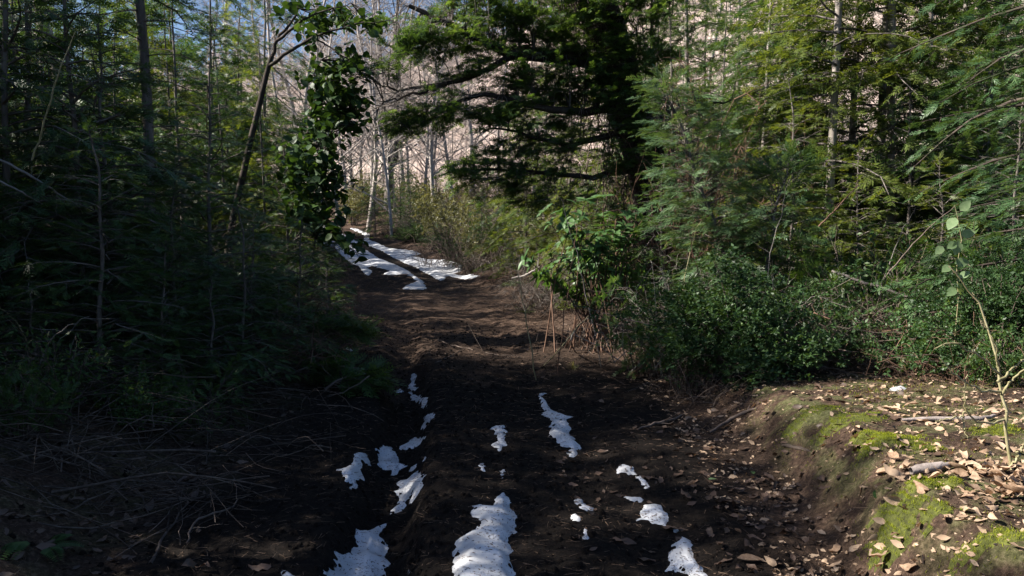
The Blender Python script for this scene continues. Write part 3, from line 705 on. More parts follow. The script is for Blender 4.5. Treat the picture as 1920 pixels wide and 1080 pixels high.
# leaning pale trunk in the upper corner
def leaning_pole():
    b = U(*at_px(160, 12.5)); r = empty('leaning_tree', b)
    pts = np.array([b, at(128, 280, 12.4), at(104, 100, 12.3), at(82, 50, 12.3), at(66, -40, 12.2), at(40, -200, 12.1)]) - b
    g = Geo(); g.curves(pts, U(.13, .115, .10, .095, .08, .05), 8)
    link('trunk', g.mesh('trunk', M['bark_grey'], True), r)
    tag(r, 'pale leaning trunk catching light in the upper corner', 'tree', GL)
leaning_pole()
# trees beyond the frame whose shade falls over the track (sun stands over the left stand)
k = 0
for (x, y, hh) in [(-10.5, 4.4, 1.0), (-5.0, 6.9, .56), (-6.2, 4.4, .6), (-11.5, 5.4, 1.1), (-4.6, 3.9, .54), (-5.6, 5.2, .66), (-6.4, 3.0, .7), (-6.8, 6.4, .80), (-7.8, 4.6, .80), (-8.4, 7.4, 1.12), (-9.4, 5.8, .95), (-9.9, 8.6, 1.22),
                   (-11, 6.6, 1.05), (-11.6, 10, 1.15), (-12.8, 8, 1.35), (-5.2, 8.6, .74), (-7.2, 8.0, .9), (-6.2, 10.2, .66), (-7.6, 9.6, .80), (-8.6, 11.4, .62), (-7.0, 12.6, .5), (-10, 12.6, .85), (-12, 13.5, 1.0), (-5.4, 2.0, .6), (-7.4, 1.4, .7)]:
    p = LT[k % 2]; k += 1
    r = place(p, 'conifer', (x, y, gz(x, y) - .1), k * 1.7, hh * (1.06 if y < 8 else .95))
    tag(r, 'shaded conifer in the front rows of the left stand', 'conifer', 'conifers in the front rows of the left stand')

# ------------------------------------------------------------------ the big old evergreen
def big_tree():
    D = 14.0; b = U(*at_px(1238, D, .15)); r = empty('old_evergreen', b); rg = np.random.default_rng(31)
    def pts(l): return np.array([at(px, py, D + dd) - b for px, py, dd in l])
    gt = Geo()
    tr = np.vstack([[U(0, 0, 0)], pts([(1236, 480, 0), (1228, 380, 0), (1212, 300, 0), (1185, 220, 0), (1158, 140, 0), (1135, 60, 0), (1112, -20, 0), (1095, -140, 0), (1085, -300, .2), (1090, -480, .2)])])
    gt.curves(tr, U(.46, .42, .40, .40, .40, .42, .40, .36, .28, .18, .08) * .92, 12)
    link('trunk', gt.mesh('trunk', M['bark_dark'], True), r)
    limbs = [  # (points px,py,depth offset), radii start,end
        ([(1165, 150, 0), (1110, 115, -.2), (1050, 105, -.4), (990, 103, -.5), (930, 92, -.6), (880, 62, -.7), (820, 40, -.8), (770, 10, -.9)], .21, .04),
        ([(960, 103, -.5), (930, 122, -.7), (880, 145, -.9), (835, 157, -1), (790, 165, -1.1), (750, 168, -1.2), (715, 162, -1.2)], .075, .012),
        ([(835, 157, -1), (800, 172, -1.2), (760, 182, -1.3), (725, 190, -1.4), (705, 204, -1.5)], .04, .008),
        ([(1130, 100, 0), (1075, 88, .4), (1030, 72, .6), (1000, 62, .8), (960, 30, 1.0)], .10, .03),
        ([(1175, 200, 0), (1120, 205, -.4), (1060, 215, -.7), (990, 200, -.9), (920, 170, -1.0), (860, 190, -1.1), (800, 215, -1.2), (760, 225, -1.3)], .11, .012),
        ([(1190, 240, 0), (1130, 260, -.4), (1070, 270, -.6), (1010, 262, -.8), (950, 240, -.9), (900, 248, -1)], .09, .012),
        ([(1215, 310, 0), (1140, 330, -.3), (1060, 330, -.6), (980, 318, -.8), (910, 320, -.9), (850, 318, -1)], .08, .01),
        ([(1140, 70, 0), (1180, 20, -.3), (1230, -20, -.6), (1290, -30, -.9)], .12, .03),
        ([(1115, -10, 0), (1060, -40, -.6), (980, -50, -1.2), (880, -40, -1.8), (780, -20, -2.2), (700, -20, -2.4)], .14, .03),
        ([(1105, -60, 0), (1040, -120, .6), (960, -150, .9), (860, -150, 1)], .14, .03),
        ([(1200, 270, 0), (1250, 230, -.5), (1310, 200, -.8), (1370, 190, -1)], .07, .012),
        ([(1098, -120, 0), (1150, -170, -.6), (1230, -200, -1), (1320, -200, -1.2)], .12, .03),
        ([(1110, -30, 0), (1060, 10, 1), (1000, 0, 1.6), (930, -10, 2), (850, 0, 2.2)], .10, .02),
    ]
    P12 = []; curves = []
    gl = Geo()
    for l, r0, r1 in limbs:
        c = pts(l); tt = np.linspace(0, 1, len(c)); t2 = np.linspace(0, 1, 16)
        cc = np.stack([np.interp(t2, tt, c[:, a]) for a in range(3)], -1)
        cc[1:-1] = (cc[:-2] + 2 * cc[1:-1] + cc[2:]) / 4; cc += rg.normal(0, .02, cc.shape)
        gl = Geo(); gl.curves(cc, (r0 + (r1 - r0) * t2 ** .8) * .85, 7); curves.append(cc); link('limb', gl.mesh('limb', M['bark_dark'], True), r)
    # foliage pads: (px, py, depth off, half width px, half height px, amount)
    pads = [(880, 62, -.7, 75, 22, 10), (800, 62, -.9, 60, 18, 7), (950, 40, -.5, 60, 22, 8), (1000, 85, -.4, 55, 16, 6), (880, 95, -.8, 55, 12, 5), (770, 80, -1, 30, 8, 1.5), (850, 25, -.4, 60, 16, 4),
            (940, 0, 0, 90, 18, 6), (1050, 10, .3, 60, 25, 6), (860, -30, -.6, 70, 16, 3), (1060, 55, .4, 40, 18, 4), (1170, -5, -.5, 60, 22, 5), (1090, 100, -.3, 45, 20, 4),
            (870, 205, -1.1, 40, 16, 4), (815, 218, -1.2, 45, 16, 5), (770, 215, -1.3, 28, 14, 3), (780, 232, -1.3, 30, 9, 3), (850, 140, -1, 26, 12, 1.2), (700, 130, -1.6, 40, 10, 1.6), (735, 122, -1.4, 40, 8, 1.2), (650, 118, -1.7, 28, 10, 1.6), (860, 175, -1, 40, 9, 1.2), (800, 96, -1, 30, 8, 1.2),
            (990, 185, -.8, 65, 35, 11), (1040, 160, -.5, 50, 28, 7), (950, 215, -.9, 50, 26, 7), (1060, 225, -.5, 60, 26, 6), (1090, 180, -.2, 40, 30, 4), (1010, 245, -.8, 45, 14, 3),
            (880, 318, -1, 40, 20, 5), (930, 300, -.9, 40, 24, 5), (985, 315, -.8, 50, 28, 6), (1050, 330, -.5, 45, 22, 4), (960, 345, -.9, 45, 16, 4), (1010, 280, -.7, 50, 20, 4), (1020, 370, -.7, 40, 14, 3),
            (1120, 145, -.6, 40, 22, 4), (1190, 60, -.7, 40, 40, 4), (1240, 20, -.8, 50, 30, 4), (1130, 40, -.7, 35, 40, 4), (1200, 130, -.7, 30, 40, 3), (1170, 230, -.7, 40, 30, 3), (1215, 190, -.6, 25, 50, 3), (1190, 300, -.8, 40, 30, 4), (1225, 260, -.8, 30, 40, 4), (1150, 100, -.7, 30, 40, 4), (1120, 350, -.6, 45, 22, 4), (1240, 100, -.6, 40, 40, 4), (1120, -10, -.7, 50, 30, 4), (1000, 25, -.6, 60, 25, 7), (1060, 60, -.7, 50, 25, 6), (1050, 125, -.8, 50, 20, 5), (920, 130, -1, 40, 14, 3), (1000, 145, -.9, 45, 16, 4), (1090, 265, -.7, 45, 25, 5), (1150, 180, -.8, 35, 30, 4), (900, -15, -.8, 70, 18, 5), (1020, -35, -.5, 80, 20, 6), (1230, -30, -.8, 60, 20, 5), (960, 275, -.9, 45, 16, 3)]
    T = []; F = []; Nn = []; S = []; TW = []; TR = []
    allc = np.concatenate(curves); s = np.linspace(0, 1, 4)[:, None]
    for px, py, dd, hw, hh, amt in pads:
        c0 = at(px, py, D + dd) - b; w = hw * D / FPX; h = hh * D / FPX
        nsub = max(4, int(amt * 3.5))
        for q in range(nsub):
            o = rg.normal(0, .5, 3) * U(w, w * .9, h); c = c0 + o - U(0, 0, 1) * .25 * (o[0] ** 2 / w)
            near = allc[np.argmin(((allc - c) ** 2).sum(1) + np.where(allc[:, 0] < c[0] - .1, .3, 0))]
            dirv = unit(c - near + U(-.35, 0, -.02) + rg.normal(0, .1, 3)); ln = rg.uniform(.24, .46)
            TW.append(near + (c - near) * s + U(0, 0, 1) * .10 * np.sin(s * 3.1) + rg.normal(0, .015, (4, 3)) * s); TR.append(.012 * (1 - s[:, 0] * .75))
            for z in range(5):     # twigs spreading in a flat layer, each with needle sprays
                a = rg.uniform(-1.2, 1.2); ca, sa = math.cos(a), math.sin(a)
                d2 = unit(U(dirv[0] * ca - dirv[1] * sa, dirv[0] * sa + dirv[1] * ca, dirv[2] * .3 + rg.normal(-.06, .16)))
                l2 = ln * rg.uniform(.5, 1)
                TW.append(c + d2 * l2 * s - U(0, 0, 1) * .12 * l2 * s * s); TR.append(.004 * (1 - s[:, 0] * .7))
                m = int(l2 / .075)
                for e in range(m):
                    f = (e + rg.random()) / m; p = c + d2 * l2 * f - U(0, 0, 1) * .12 * l2 * f * f
                    sd = U(-d2[1], d2[0], 0) * rg.choice([-1, 1])
                    T.append(p + rg.normal(0, .015, 3)); F.append(d2 + sd * rg.uniform(.2, 1.1) + U(0, 0, rg.normal(0, .2))); Nn.append(U(0, 0, 1) + rg.normal(0, .45, 3)); S.append(rg.uniform(.11, .20))
    g = Geo(); g.curves(np.array(TW), np.array(TR), 3)
    # bare hanging twigs under the limbs
    TW = []; TR = []
    for i in range(520):
        p = allc[rg.integers(0, len(allc))]; d = unit(U(rg.normal(-.5, .7), rg.normal(0, .7), rg.normal(-.25, .5))) * rg.uniform(.3, 1.3)
        TW.append(p + d * s + rg.normal(0, .035, (4, 3)) * s); TR.append(.007 * (1 - s[:, 0] * .8))
    g.curves(np.array(TW), np.array(TR), 3)
    tag(link('twigs', g.mesh('twigs', M['bark_dull']), r), kind='stuff')
    gc = Geo(); gc.inst(TP_NEED, np.array(T), np.array(F), np.array(Nn), np.array(S))
    link('crown', gc.mesh('crown', M['evergreen']), r)
    # climbers and dead vines on the trunk
    V = []; R = []; s8 = np.linspace(0, 1, 9)[:, None]
    for i in range(420):
        f = rg.uniform(0, 9); i0 = int(f); p = tr[i0] + (tr[i0 + 1] - tr[i0]) * (f - i0)
        a = rg.uniform(0, 6.28); p = p + U(math.cos(a), math.sin(a), 0) * rg.uniform(.4, .75)
        d = U(rg.normal(.1, .25), rg.normal(0, .25), rg.uniform(-2.2, .6))
        V.append(p + d * s8 + rg.normal(0, .05, (9, 3))); R.append(rg.uniform(.004, .011) * np.ones(9))
    gv = Geo(); gv.curves(np.array(V), np.array(R), 3); tag(link('vines', gv.mesh('vines', M['twig']), r), kind='stuff')
    tag(r, 'big dark old evergreen leaning over the track with a thick horizontal limb', 'tree')
big_tree()

# ------------------------------------------------------------------ undergrowth prototypes
CL_LEAF = Geo(); CL_LEAF.add(*TP_LEAF[:2]); LEAF_ME = CL_LEAF.mesh('leaf', M['broad'], True)
g_ = Geo(); g_.add(*TP_LEAF_W[:2]); LEAF_WIDE_ME = g_.mesh('leaf', M['broad'], True)
g_ = Geo(); g_.add(*TP_LEAF[:2]); LEAF_LIGHT_ME = g_.mesh('leaf', M['broad_light'], True)
g_ = Geo(); g_.add(*TP_LEAF_W[:2]); LEAF_VINE_ME = g_.mesh('leaf', M['vine_leaf'], True)
def frame_euler(f, n):
    f = unit(U(*f)); y = unit(np.cross(U(*n), f)); z = np.cross(f, y)
    return Matrix((tuple((f[0], y[0], z[0])), (f[1], y[1], z[1]), (f[2], y[2], z[2]))).to_euler()
def leaf_child(me, parent, p, f, n, s, name='leaf'):
    o = link(name, me, parent, p); o.rotation_euler = frame_euler(f, n); o.scale = (s, s, s); return o

# leaning broadleaf tree beside the track
def broadleaf():
    D = 12.0; b = U(*at_px(425, D)); r = empty('broadleaf_tree', b); rg = np.random.default_rng(12)
    def pts(l, n=14):
        c = np.array([at(px, py, D + dd) - b for px, py, dd in l]); tt = np.linspace(0, 1, len(c)); t2 = np.linspace(0, 1, n)
        cc = np.stack([np.interp(t2, tt, c[:, a]) for a in range(3)], -1); cc[1:-1] = (cc[:-2] + 2 * cc[1:-1] + cc[2:]) / 4
        return cc
    g = Geo(); tr = np.vstack([[U(0, 0, 0)], pts([(428, 470, 0), (438, 400, 0), (458, 320, 0), (470, 260, 0), (486, 200, 0), (499, 140, 0), (510, 105, 0)])])
    g.curves(tr, np.linspace(.058, .036, len(tr)), 8)
    link('trunk', g.mesh('trunk', M['bark_dark'], True), r)
    L = [([(510, 105, 0), (520, 70, 0), (545, 45, .1), (560, 20, .1), (548, -30, .1)], .03, .010), ([(502, 125, 0), (540, 95, -.2), (590, 70, -.3), (640, 50, -.4), (690, 42, -.4), (735, 40, -.4)], .03, .006),
         ([(520, 75, 0), (560, 40, -.2), (610, 20, -.3), (660, 5, -.3)], .025, .006), ([(590, 70, -.3), (620, 90, -.4), (665, 120, -.5), (690, 150, -.5)], .014, .004),
         ([(560, 430, .4), (565, 330, .3), (575, 250, .2), (600, 190, 0), (640, 140, -.2), (665, 100, -.3)], .03, .008), ([(575, 250, .2), (620, 215, 0), (660, 200, -.1), (690, 200, -.2)], .015, .005),
         ([(570, 300, .3), (600, 270, .1), (640, 240, 0), (670, 235, -.1)], .015, .004), ([(560, 400, .3), (590, 370, .2), (630, 340, .1), (650, 320, .1)], .014, .004), ([(600, 190, 0), (590, 150, 0), (600, 110, 0)], .012, .004), ([(555, 440, .3), (600, 450, 0), (645, 440, -.2), (665, 470, -.3)], .012, .003)]
    gl = Geo(); cs = []
    for l, a, e in L:
        c = pts(l) + rg.normal(0, .012, (14, 3)); gl.curves(c, np.linspace(a, e, 14), 5); cs.append(c)
    s = np.linspace(0, 1, 4)[:, None]; tips = []
    zones = [(640, 35, 55, 22, 60), (600, 60, 40, 25, 36), (690, 45, 30, 12, 26), (640, 130, 45, 25, 70), (610, 170, 40, 28, 90), (655, 190, 28, 20, 50), (645, 225, 35, 18, 60), (600, 220, 35, 30, 90), (585, 290, 38, 35, 120), (600, 350, 35, 35, 110), (580, 400, 40, 30, 90), (640, 330, 12, 10, 8), (665, 110, 20, 25, 26), (560, 25, 40, 20, 24), (625, 430, 30, 22, 36), (655, 465, 22, 18, 18), (550, 330, 25, 60, 60)]
    allc = np.concatenate(cs); P = []; rest = []; ind = []
    for zi, (px, py, sx, sy, n) in enumerate(zones):
        for i in range(int(n / 1.9) + 1):
            c = at(px + rg.normal(0, .6) * sx, py + rg.normal(0, .55) * sy, D + rg.normal(0, .35)) - b
            near = allc[np.argmin(((allc - c) ** 2).sum(1))]; d = unit(c - near + U(.15, 0, .1)); P.append(near + (c - near) * s + rg.normal(0, .02, (4, 3)) * s)
            for j in range(4):
                f = unit(d * .5 + rg.normal(0, .8, 3) + U(0, 0, -.25)); p = c + rg.normal(0, .05, 3)
                (ind if zi in (0, 1, 2, 3, 4, 5, 6, 11, 12, 13) and len(ind) < 300 else rest).append((p, f, U(0, 0, 1) + rg.normal(0, .5, 3), rg.uniform(.10, .17)))
    gl.curves(np.array(P), np.tile([.006, .005, .004, .002], (len(P), 1)), 3)
    tag(link('branches', gl.mesh('branches', M['bark_dark'], True), r), kind='stuff')
    for p, f, n, sc in ind: leaf_child(LEAF_WIDE_ME, r, p, f, n, sc)
    gc = Geo(); gc.inst(TP_LEAF_W, np.array([a[0] for a in rest]), np.array([a[1] for a in rest]), np.array([a[2] for a in rest]), np.array([a[3] for a in rest]))
    tag(link('foliage', gc.mesh('foliage', M['broad'], True), r), kind='stuff')
    tag(r, 'leaning broadleaf tree with glossy leaves hanging beside the track', 'tree')
broadleaf()

# glossy-leaved shrub at the right of the track
def leafy_shrub():
    D = 10.8; b = U(*at_px(1120, D)); r = empty('glossy_leaved_shrub', b); rg = np.random.default_rng(14); s = np.linspace(0, 1, 7)[:, None]
    P = []; R = []; rest = []; ind = []
    for i in range(46):
        tip = at(rg.normal(1110, 70), rg.uniform(375, 545), D + rg.normal(0, .55)) - b; st = U(rg.normal(0, .25), rg.normal(0, .25), 0)
        if i < 8: tip = at([1080, 1130, 1180, 1150, 1195, 1060, 1100, 1020][i], [385, 375, 400, 430, 430, 410, 440, 400][i], D - .3) - b
        c = st + (tip - st) * s + U(0, 0, 1) * .25 * np.sin(s * 3.1) + rg.normal(0, .03, (7, 3)) * s
        P.append(c); R.append(.011 * (1 - s[:, 0] * .7))
        for w in range(4):       # whorls of lance-shaped leaves near each tip
            q = [1, .86, .7, .55][w]; p = np.array([np.interp(q, s[:, 0], c[:, a]) for a in range(3)]); d = unit(c[-1] - c[-2])
            m = 7 if w < 2 else 4
            for j in range(m):
                a = j * 6.28 / m + rg.uniform(0, .8); e1 = unit(np.cross(d, U(.3, .2, .9))); e2 = np.cross(d, e1)
                f = d * rg.uniform(.1, .6) + (e1 * math.cos(a) + e2 * math.sin(a)) + U(0, 0, -.15)
                (ind if len(ind) < 290 and w < 2 else rest).append((p, f, d + rg.normal(0, .25, 3), rg.uniform(.11, .18)))
    g = Geo(); g.curves(np.array(P), np.array(R), 5); tag(link('stems', g.mesh('stems', M['twig_red'], True), r), kind='stuff')
    for p, f, n, sc in ind: leaf_child(LEAF_LIGHT_ME, r, p, f, n, sc)
    gc = Geo(); gc.inst(TP_LEAF, np.array([a[0] for a in rest]), np.array([a[1] for a in rest]), np.array([a[2] for a in rest]), np.array([a[3] for a in rest]))
    tag(link('foliage', gc.mesh('foliage', M['broad_light'], True), r), kind='stuff')
    tag(r, 'glossy shrub with whorls of long leaves beside the track', 'shrub')
leafy_shrub()

# feathery saplings
FS = conifer(251, 3.3, .14, 120, .85, .21, .60, .30, .036, TP_FEATH, 'feather', 'bark_dull', 5, .10, wob=.06, lean=(-.36, .0), skip=.05, density=1.5, prof=.6)
conif(FS, 1405, 10.0, 1, 0.0, label='feathery blue-green sapling leaning over the thicket', group='feathery saplings', name='conifer_sapling')
FS2 = conifer(252, 2.3, .42, 54, .50, .24, 1.0, .2, .024, TP_FEATH, 'feather', 'twig_grey', 3, .08, wob=.08, lean=(.10, 0), skip=.05, density=1.6)
conif(FS2, 1432, 9.7, 1, 0.0, label='slim feathery sapling with a pale upright tip', group='feathery saplings', name='conifer_sapling')

# dense low bushes
def dense_bush(seed, H, rad, n, size, leaf):
    rg = np.random.default_rng(seed); s = np.linspace(0, 1, 6)[:, None]; P = []; R = []; T = []; F = []; Nn = []; S = []
    for i in range(90):
        az = rg.uniform(0, 6.28); el = rg.uniform(.05, 1.5); rr = rg.uniform(.5, 1.0) * (1.35 if i % 5 == 0 else 1) * (1 + 1.5 * float(fbm(az * 1.1 + seed, el * 1.6, seed, 3)))
        tip = U(math.cos(az) * math.cos(el) * rad * rr, math.sin(az) * math.cos(el) * rad * rr, .12 + math.sin(el) * H * rr * .9)
        c = U(rg.normal(0, .08), rg.normal(0, .08), 0) * (1 - s) + tip * s + U(0, 0, 1) * .12 * np.sin(s * 3.1) + rg.normal(0, .02, (6, 3)) * s
        P.append(c); R.append(.009 * (1 - s[:, 0] * .75))
        for j in range(n // 90):
            q = .35 + .65 * rg.random() ** .6; p = np.array([np.interp(q, s[:, 0], c[:, a]) for a in range(3)])
            d = unit(tip * .7 + rg.normal(0, .6, 3) * H + U(0, 0, .05)); ln = rg.uniform(.05, .2); p = p + d * ln
            T.append(p); F.append(d + rg.normal(0, .25, 3)); Nn.append(U(0, 0, 1) + rg.normal(0, .5, 3)); S.append(size * rg.uniform(.6, 1.3))
    g = Geo(); g.curves(np.array(P), np.array(R), 4); gc = Geo(); gc.inst(TP_CLUMP, np.array(T), np.array(F), np.array(Nn), np.array(S))
    return [('stems', g.mesh('stems', M['twig'])), ('foliage', gc.mesh('foliage', M[leaf]))]
DB1 = dense_bush(61, .98, .86, 2600, .085, 'bush'); DB2 = dense_bush(62, 1.0, .9, 2500, .075, 'bush')
def bush(proto, px, d, sc, rot, label, group=None, name='bush', cat='bush'):
    x, y, z = at_px(px, d, .04); r = place(proto, name, (x, y, z), rot, sc); tag(r, label, cat, group); return r
bush(DB1, 1385, 7.8, (1.25, 1.05, .95), .3, 'dense dark low bush with tiny leaves at the edge of the track')
bush(DB2, 1870, 6.9, (1.05, .9, .85), 1.3, 'dense glossy green bush behind the thorny cane')
bush(DB1, 1960, 7.2, (.9, .8, .95), 2.3, 'dense green bush half out of the frame')
bush(DB2, 1530, 9.6, (1.0, .9, .8), 4, 'low dark bush behind the leafy bank')
bush(DB1, 1690, 9.2, (1.1, .9, .75), 5, 'low green bush under the paired trunks')

# ---- sprawling thickets, small-leaved shrubs and young growth filling the verges
TH = [thicket(71, 70, .95, .95, 'twig', 4), thicket(72, 70, 1.1, .9, 'twig_grey', 4), thicket(73, 80, .8, 1.0, 'twig_red', 4), thicket(74, 60, 1.5, .9, 'twig', 5)]
SH = [shrub(81, 34, 1.25, .75, TP_CLUMP2, 'broad_light', .11, 520), shrub(82, 34, 1.0, .8, TP_CLUMP2, 'conifer_mid', .10, 560), shrub(83, 30, 1.4, .7, TP_LEAF_LO, 'broad', .085, 900), shrub(84, 30, 1.7, .8, TP_CLUMP2, 'shrub_yellow', .11, 620, 'twig_grey'), shrub(85, 30, 1.2, .8, TP_FEATH_S, 'conifer_mid', .20, 420)]
def verge(n, yr, ur, side, protos, sc, name, cat, label, group, clear_px=None, rg=RG, maxtry=4000):
    k = 0
    for i in range(maxtry):
        if k >= n: break
        y = rg.uniform(*yr) if yr[1] < 15 else yr[0] * (yr[1] / yr[0]) ** rg.random(); u = rg.uniform(*ur); x = path_c(y) + side * (u + (wR(y) if side > 0 else wL(y)))
        px = 960 + FPX * x / y
        if px < -60 or px > 1990: continue
        if clear_px and clear_px(px, y, x): continue
        p = protos[rg.integers(0, len(protos))]; s = rg.uniform(*sc)
        if isinstance(p, bpy.types.Mesh):
            o = link(name, p, None, (x, y, gz(x, y) - .03)); o.rotation_euler = (0, 0, rg.uniform(0, 6.28)); o.scale = (s, s, s * rg.uniform(.8, 1.15))
        else: o = place(p, name, (x, y, gz(x, y) - .03), rg.uniform(0, 6.28), s)
        tag(o, label, cat, group); k += 1
nobank = lambda px, y, x: (y < 7.6 and x < 6) or (y < 8.2 and px < 1500)
verge(38, (8.6, 20), (.25, 9), 1, TH, (.8, 1.25), 'twig_thicket', 'thicket', 'tangle of bare brown twigs under the sunlit conifers', 'twig thickets under the sunlit conifers', nobank)
verge(34, (8.8, 21), (.5, 10), 1, [SH[0], SH[1], SH[2], SH[4]], (.65, 1.15), 'small_leaved_shrub', 'shrub', 'small-leaved green shrub in the undergrowth under the sunlit conifers', 'shrubs under the sunlit conifers', nobank)
verge(16, (9, 20), (1.5, 10), 1, [BUy[0], BUm[1], BUy[1], BUd[2]], (.45, .9), 'young_conifer', 'conifer', 'young conifer in the undergrowth under the sunlit trunks', 'young conifers under the sunlit trunks', nobank)
farok = lambda px, y, x: px < 690 or px > 1010
verge(26, (25, 44), (.2, 10), 1, [SH[3], SH[3], SH[4]], (.8, 1.5), 'sunlit_shrub', 'shrub', 'pale yellow-green shrub in the sunlit thicket beyond the snow', 'sunlit shrubs beyond the snow', farok)
verge(26, (24, 46), (.1, 9), 1, [TH[1], TH[3]], (1.0, 1.6), 'pale_thicket', 'thicket', 'pale twiggy thicket among the sunlit shrubs', 'pale thickets beyond the snow', farok)
verge(26, (46, 62), (-1, 10), 1, [TH[1], TH[3], SH[3]], (1.0, 1.7), 'far_thicket', 'thicket', 'brownish thicket at the foot of the bare trees', 'thickets at the foot of the bare trees')
verge(14, (44, 60), (.6, 8), -1, [TH[1], TH[3], TH[2]], (1.0, 1.6), 'bend_thicket', 'thicket', 'brown thicket beside the bend of the track', 'thickets beside the bend of the track')
verge(26, (5.6, 16), (.55, 6), -1, TH, (.7, 1.15), 'shaded_thicket', 'thicket', 'dark tangle of twigs under the left stand', 'twig thickets under the left stand', lambda px, y, x: px > 660)
verge(24, (6.2, 18), (.8, 7), -1, [SH[1], SH[4], SH[2]], (.6, 1.05), 'shaded_shrub', 'shrub', 'shaded green shrub under the left stand', 'shrubs under the left stand', lambda px, y, x: px > 640)
TT = [thicket(75, 150, 1.6, 1.1, 'twig_red', 7, r=.008), thicket(76, 150, 1.6, 1.1, 'twig', 7, r=.008)]
for i, (px, d, sc, lab) in enumerate(((1330, 12.6, (1.0, .8, 2.3), 'tall brown twig tangle between the big trunk and the sunlit stand'), (1400, 13.4, (1.0, .8, 2.1), 'tall dead twig tangle just behind the feathery sapling'), (1265, 13.2, (.9, .8, 2.4), 'dark hanging twig tangle beside the big trunk'))):
    x, y, z = at_px(px, d); o = link('twig_tangle', TT[i % 2], None, (x, y, z)); o.scale = sc; o.rotation_euler = (0, 0, i * 1.3); tag(o, lab, 'thicket', 'tall twig tangles by the big trunk')
for px, d, sc, k_, lab in ((60, 5.9, .42, 2, 'low dark conifer sprig in front of the twig heap'), (300, 6.6, .40, 1, 'low feathery conifer rising out of the twig heap'), (390, 6.9, .5, 2, 'spreading low conifer between the twig heap and the track'), (450, 7.6, .42, 0, 'little green conifer beside the trailing bough'), (520, 8.6, .5, 2, 'low conifer at the top of the shaded bank'), (180, 6.2, .5, 0, 'green young conifer overtopping the twig heap'), (610, 10.4, .55, 2, 'low conifer where the verge meets the far track')):
    x, y, z = at_px(px, d); tag(place((BUm[0], BUm[1], BUm[2])[k_], 'young_conifer', (x, y, z), px, (sc * 1.3, sc * 1.3, sc)), lab, 'conifer', 'low conifers on the shaded bank')
for px, d, sc, lab in ((705, 44, 1.0, 'first feathery green bush beneath the bare pale trees'), (752, 46, 1.15, 'taller feathery green bush beneath the crooked tree'), (770, 43, .8, 'small feathery green bush beside the leaning bare sapling')):
    bush(BUm[0], px, d, sc, d, lab, 'feathery bushes beneath the bare trees', 'feathery_bush')
for px, py, sc, lab in ((752, 464, (1.5, 1.2, .7), 'dark low bush at the edge of the far snow'), (800, 472, (1.5, 1.2, .62), 'dark low bush spreading along the far snow'), (852, 482, (1.3, 1.2, .55), 'dark low bush closing the row along the far snow')):
    p0 = on_ground(px, py)[0] + U(.5, 1.3, 0)
    tag(place(DB1, 'bush', (p0[0], p0[1], gz(p0[0], p0[1]) - .04), px, sc), lab, 'bush', 'dark low bushes along the far snow')

for i, (px, d, sc, k_, lab) in enumerate(((1290, 7.9, .55, 2, 'small-leaved shrub poking out in front of the dense bush'), (1455, 7.6, .6, 0, 'light shrub leaning out of the dense bush side'), (1540, 8.0, .75, 1, 'loose green shrub between the dense bush and the twig heap'), (1650, 8.3, .8, 2, 'straggly shrub behind the twig heap'), (1760, 7.2, .6, 0, 'pale-leaved shrub in front of the glossy bush'), (1905, 6.2, .5, 1, 'low shrub at the foot of the glossy bush'), (1210, 9.0, .8, 4, 'feathery low shrub between the glossy shrub and the dense bush'))):
    bush(SH[k_], px, d, sc, i, lab, 'loose shrubs along the bank', 'loose_shrub', 'shrub')
for i, (px, d, sc, k_, lab) in enumerate(((90, 5.3, .5, 2, 'small green shrub growing through the twig heap edge'), (250, 5.7, .45, 1, 'small shrub in the middle of the twig heap'), (360, 6.2, .5, 4, 'feathery shrub at the track end of the twig heap'), (30, 4.9, .4, 4, 'low feathery shrub at the corner of the twig heap'))):
    bush(SH[k_], px, d, sc, i * 2, lab, 'small shrubs in the twig heap', 'small_shrub', 'shrub')
for i, (px, d, sc, lab) in enumerate(((1330, 7.5, .55, 'bare twigs sticking out of the dense bush'), (1480, 8.1, .7, 'bare twig clump behind the dense bush'), (1830, 6.7, .6, 'bare twigs in the glossy bush'))):
    x, y, z = at_px(px, d); o = link('twig_clump', TH[i], None, (x, y, z)); o.scale = (sc, sc, sc * 1.3); tag(o, lab, 'thicket', 'twig clumps in the bushes')
# fallen green boughs by the track
def fallen_bough(px, py, d_, L, n, leaf, label, rz, stick=None):
    p0 = on_ground(px, py)[0]; r = empty('fallen_bough', p0); r.rotation_euler = (0, 0, rz); rg = np.random.default_rng(int(px)); s = np.linspace(0, 1, 5)[:, None]
    P = []; R = []; T = []; F = []; Nn = []; S = []
    main = U(1, 0, 0) * L * s + U(0, 0, 1) * (.12 * np.sin(s * 3.1) + .05); P.append(main); R.append(.016 * (1 - s[:, 0] * .7))
    for i in range(n):
        q = rg.uniform(.1, 1); p = main[0] + (main[-1] - main[0]) * q; p[2] = .1 * math.sin(q * 3.1) + .05
        d = unit(U(.8, rg.choice([-1, 1]) * rg.uniform(.4, 1.2), rg.uniform(-.05, .45))); ln = rg.uniform(.25, .6) * L * .5
        c = p + d * ln * s - U(0, 0, 1) * .3 * ln * s * s; P.append(c); R.append(.006 * (1 - s[:, 0] * .7))
        for j in range(5):
            T.append(c[min(4, 1 + j)]); F.append(d + rg.normal(0, .4, 3)); Nn.append(U(0, 0, 1) + rg.normal(0, .4, 3)); S.append(rg.uniform(.16, .3))
    g = Geo(); g.curves(np.array(P), np.array(R), 4); tag(link('branch', g.mesh('branch', M['twig']), r), kind='stuff')
    gc = Geo(); gc.inst(TP_FEATH_S, np.array(T), np.array(F), np.array(Nn), np.array(S)); link('foliage', gc.mesh('foliage', M[leaf]), r)
    tag(r, label, 'bough', 'green boughs lying by the track')
